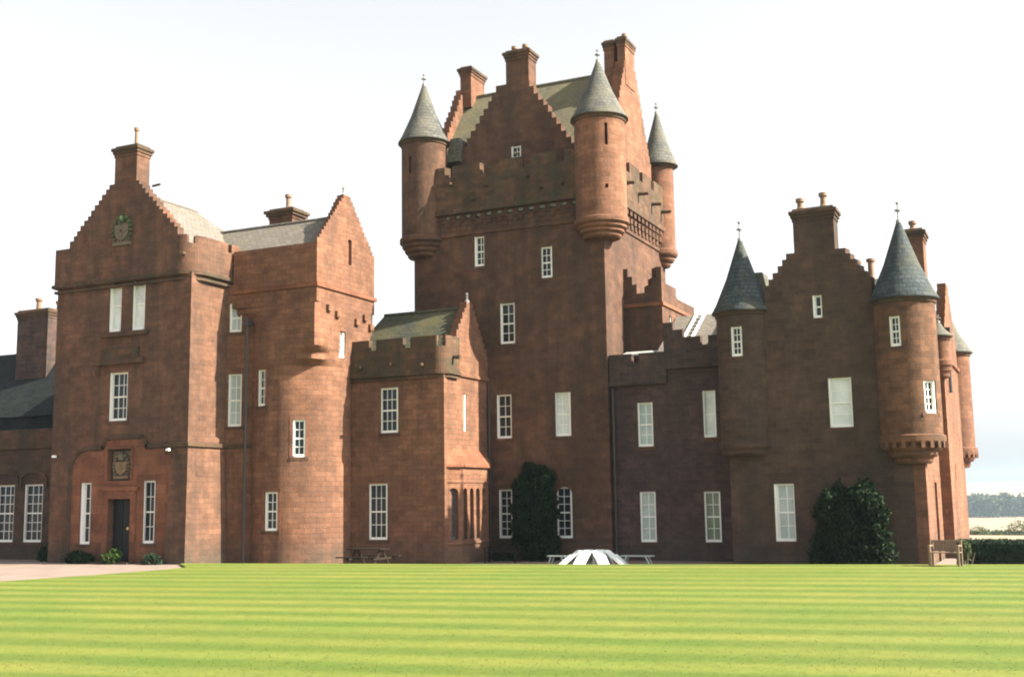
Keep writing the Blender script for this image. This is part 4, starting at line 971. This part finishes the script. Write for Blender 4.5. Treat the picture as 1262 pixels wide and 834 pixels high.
def lowtable(loc, w, label):
    e = empty('garden_side_bench', loc, label, 'bench'); x, y, z = loc
    mb = MB()
    for k in range(3): mb.box(x - w / 2, x + w / 2, y - .2 + k * .14, y - .2 + k * .14 + .12, z + .4, z + .44)
    mb.build('seat', M['faded'], e)
    for sx_ in (-1, 1):
        mb = MB(); mb.prism([(x + sx_ * w * .45 - .03, y - .2, z), (x + sx_ * w * .45 + .03, y - .2, z), (x + sx_ * w * .3 + .03, y - .2, z + .4), (x + sx_ * w * .3 - .03, y - .2, z + .4)], (0, .05, 0)); mb.build('leg', M['faded'], e); mb = MB(); mb.prism([(x + sx_ * w * .45 - .03, y + .15, z), (x + sx_ * w * .45 + .03, y + .15, z), (x + sx_ * w * .3 + .03, y + .15, z + .4), (x + sx_ * w * .3 - .03, y + .15, z + .4)], (0, .05, 0)); mb.build('leg', M['faded'], e)
lowtable((-15.75, 45.5, -.3), 1.35, 'long low faded grey garden bench to the right of the round table')
lowtable((-19.05, 45.0, -.3), .8, 'short low faded grey garden bench to the left of the round table')

# ------------------------------------------------------------------ far things
wood_pts = []
for k in range(640):
    a = rng.uniform(R(80), R(112)); d = rng.uniform(1265, 1420); x, y = d * math.cos(a) * 1.0, d * math.sin(a)
    z = land(x, y); h = rng.uniform(17, 26); wood_pts.append(clumpcloud(110, [(x, y, z + h * .5, h * .36, h * .36, h * .5)], .6))
o = leafobj('far_wood', np.concatenate(wood_pts), 2.2, M['leaf_wood']); tag(o, 'far wood of dark trees beyond the stubble fields', None, None, 'stuff')
hp_ = []
for k in range(420):
    t = k / 419; x = -160 + t * 520; y = 715 + t * 40; hp_.append(clumpcloud(60, [(x, y, land(x, y) + 1.2, 1.6, 1.4, 1.2 + .8 * rng.random())], .4))
o = leafobj('field_hedge', np.concatenate(hp_), .8, M['leaf_hedge']); tag(o, 'dark boundary hedge running across the pale stubble fields', 'hedge')
for (px, py, r_, lab) in ((-9.2, 150, 1.5, 'small round grey green bush beyond the clipped hedge, nearest the castle'), (-7.2, 152, 1.4, 'pale green bush standing just above the clipped hedge, between two others'), (-4.5, 150, 1.9, 'darker green bush beyond the clipped hedge at the right edge of the photo')):
    z = land(px, py)
    shrub('field_bush', (px, py, z), [(0, 0, r_ * .9, r_, r_, r_), (r_ * .7, 0, r_ * .6, r_ * .7, r_ * .7, r_ * .6)], 2500, .12, 'leaf_far', lab, 'bush')

# haze in the air
hm, n, b = mat('haze_air'); n.nodes.remove(b)
vol = N(n, 'ShaderNodeVolumePrincipled'); vol.inputs['Density'].default_value = .00014; vol.inputs['Color'].default_value = (.64, .80, .97, 1); vol.inputs['Anisotropy'].default_value = .2
n.links.new(vol.outputs[0], n.nodes['Material Output'].inputs['Volume'])
mb = MB(); mb.box(-4300, 4300, -4300, 4300, -24, 75); tag(mb.build('haze', hm), 'thin blue summer haze over the far fields', None, None, 'stuff')
S.cycles.volume_bounces = 0; S.cycles.max_bounces = 6
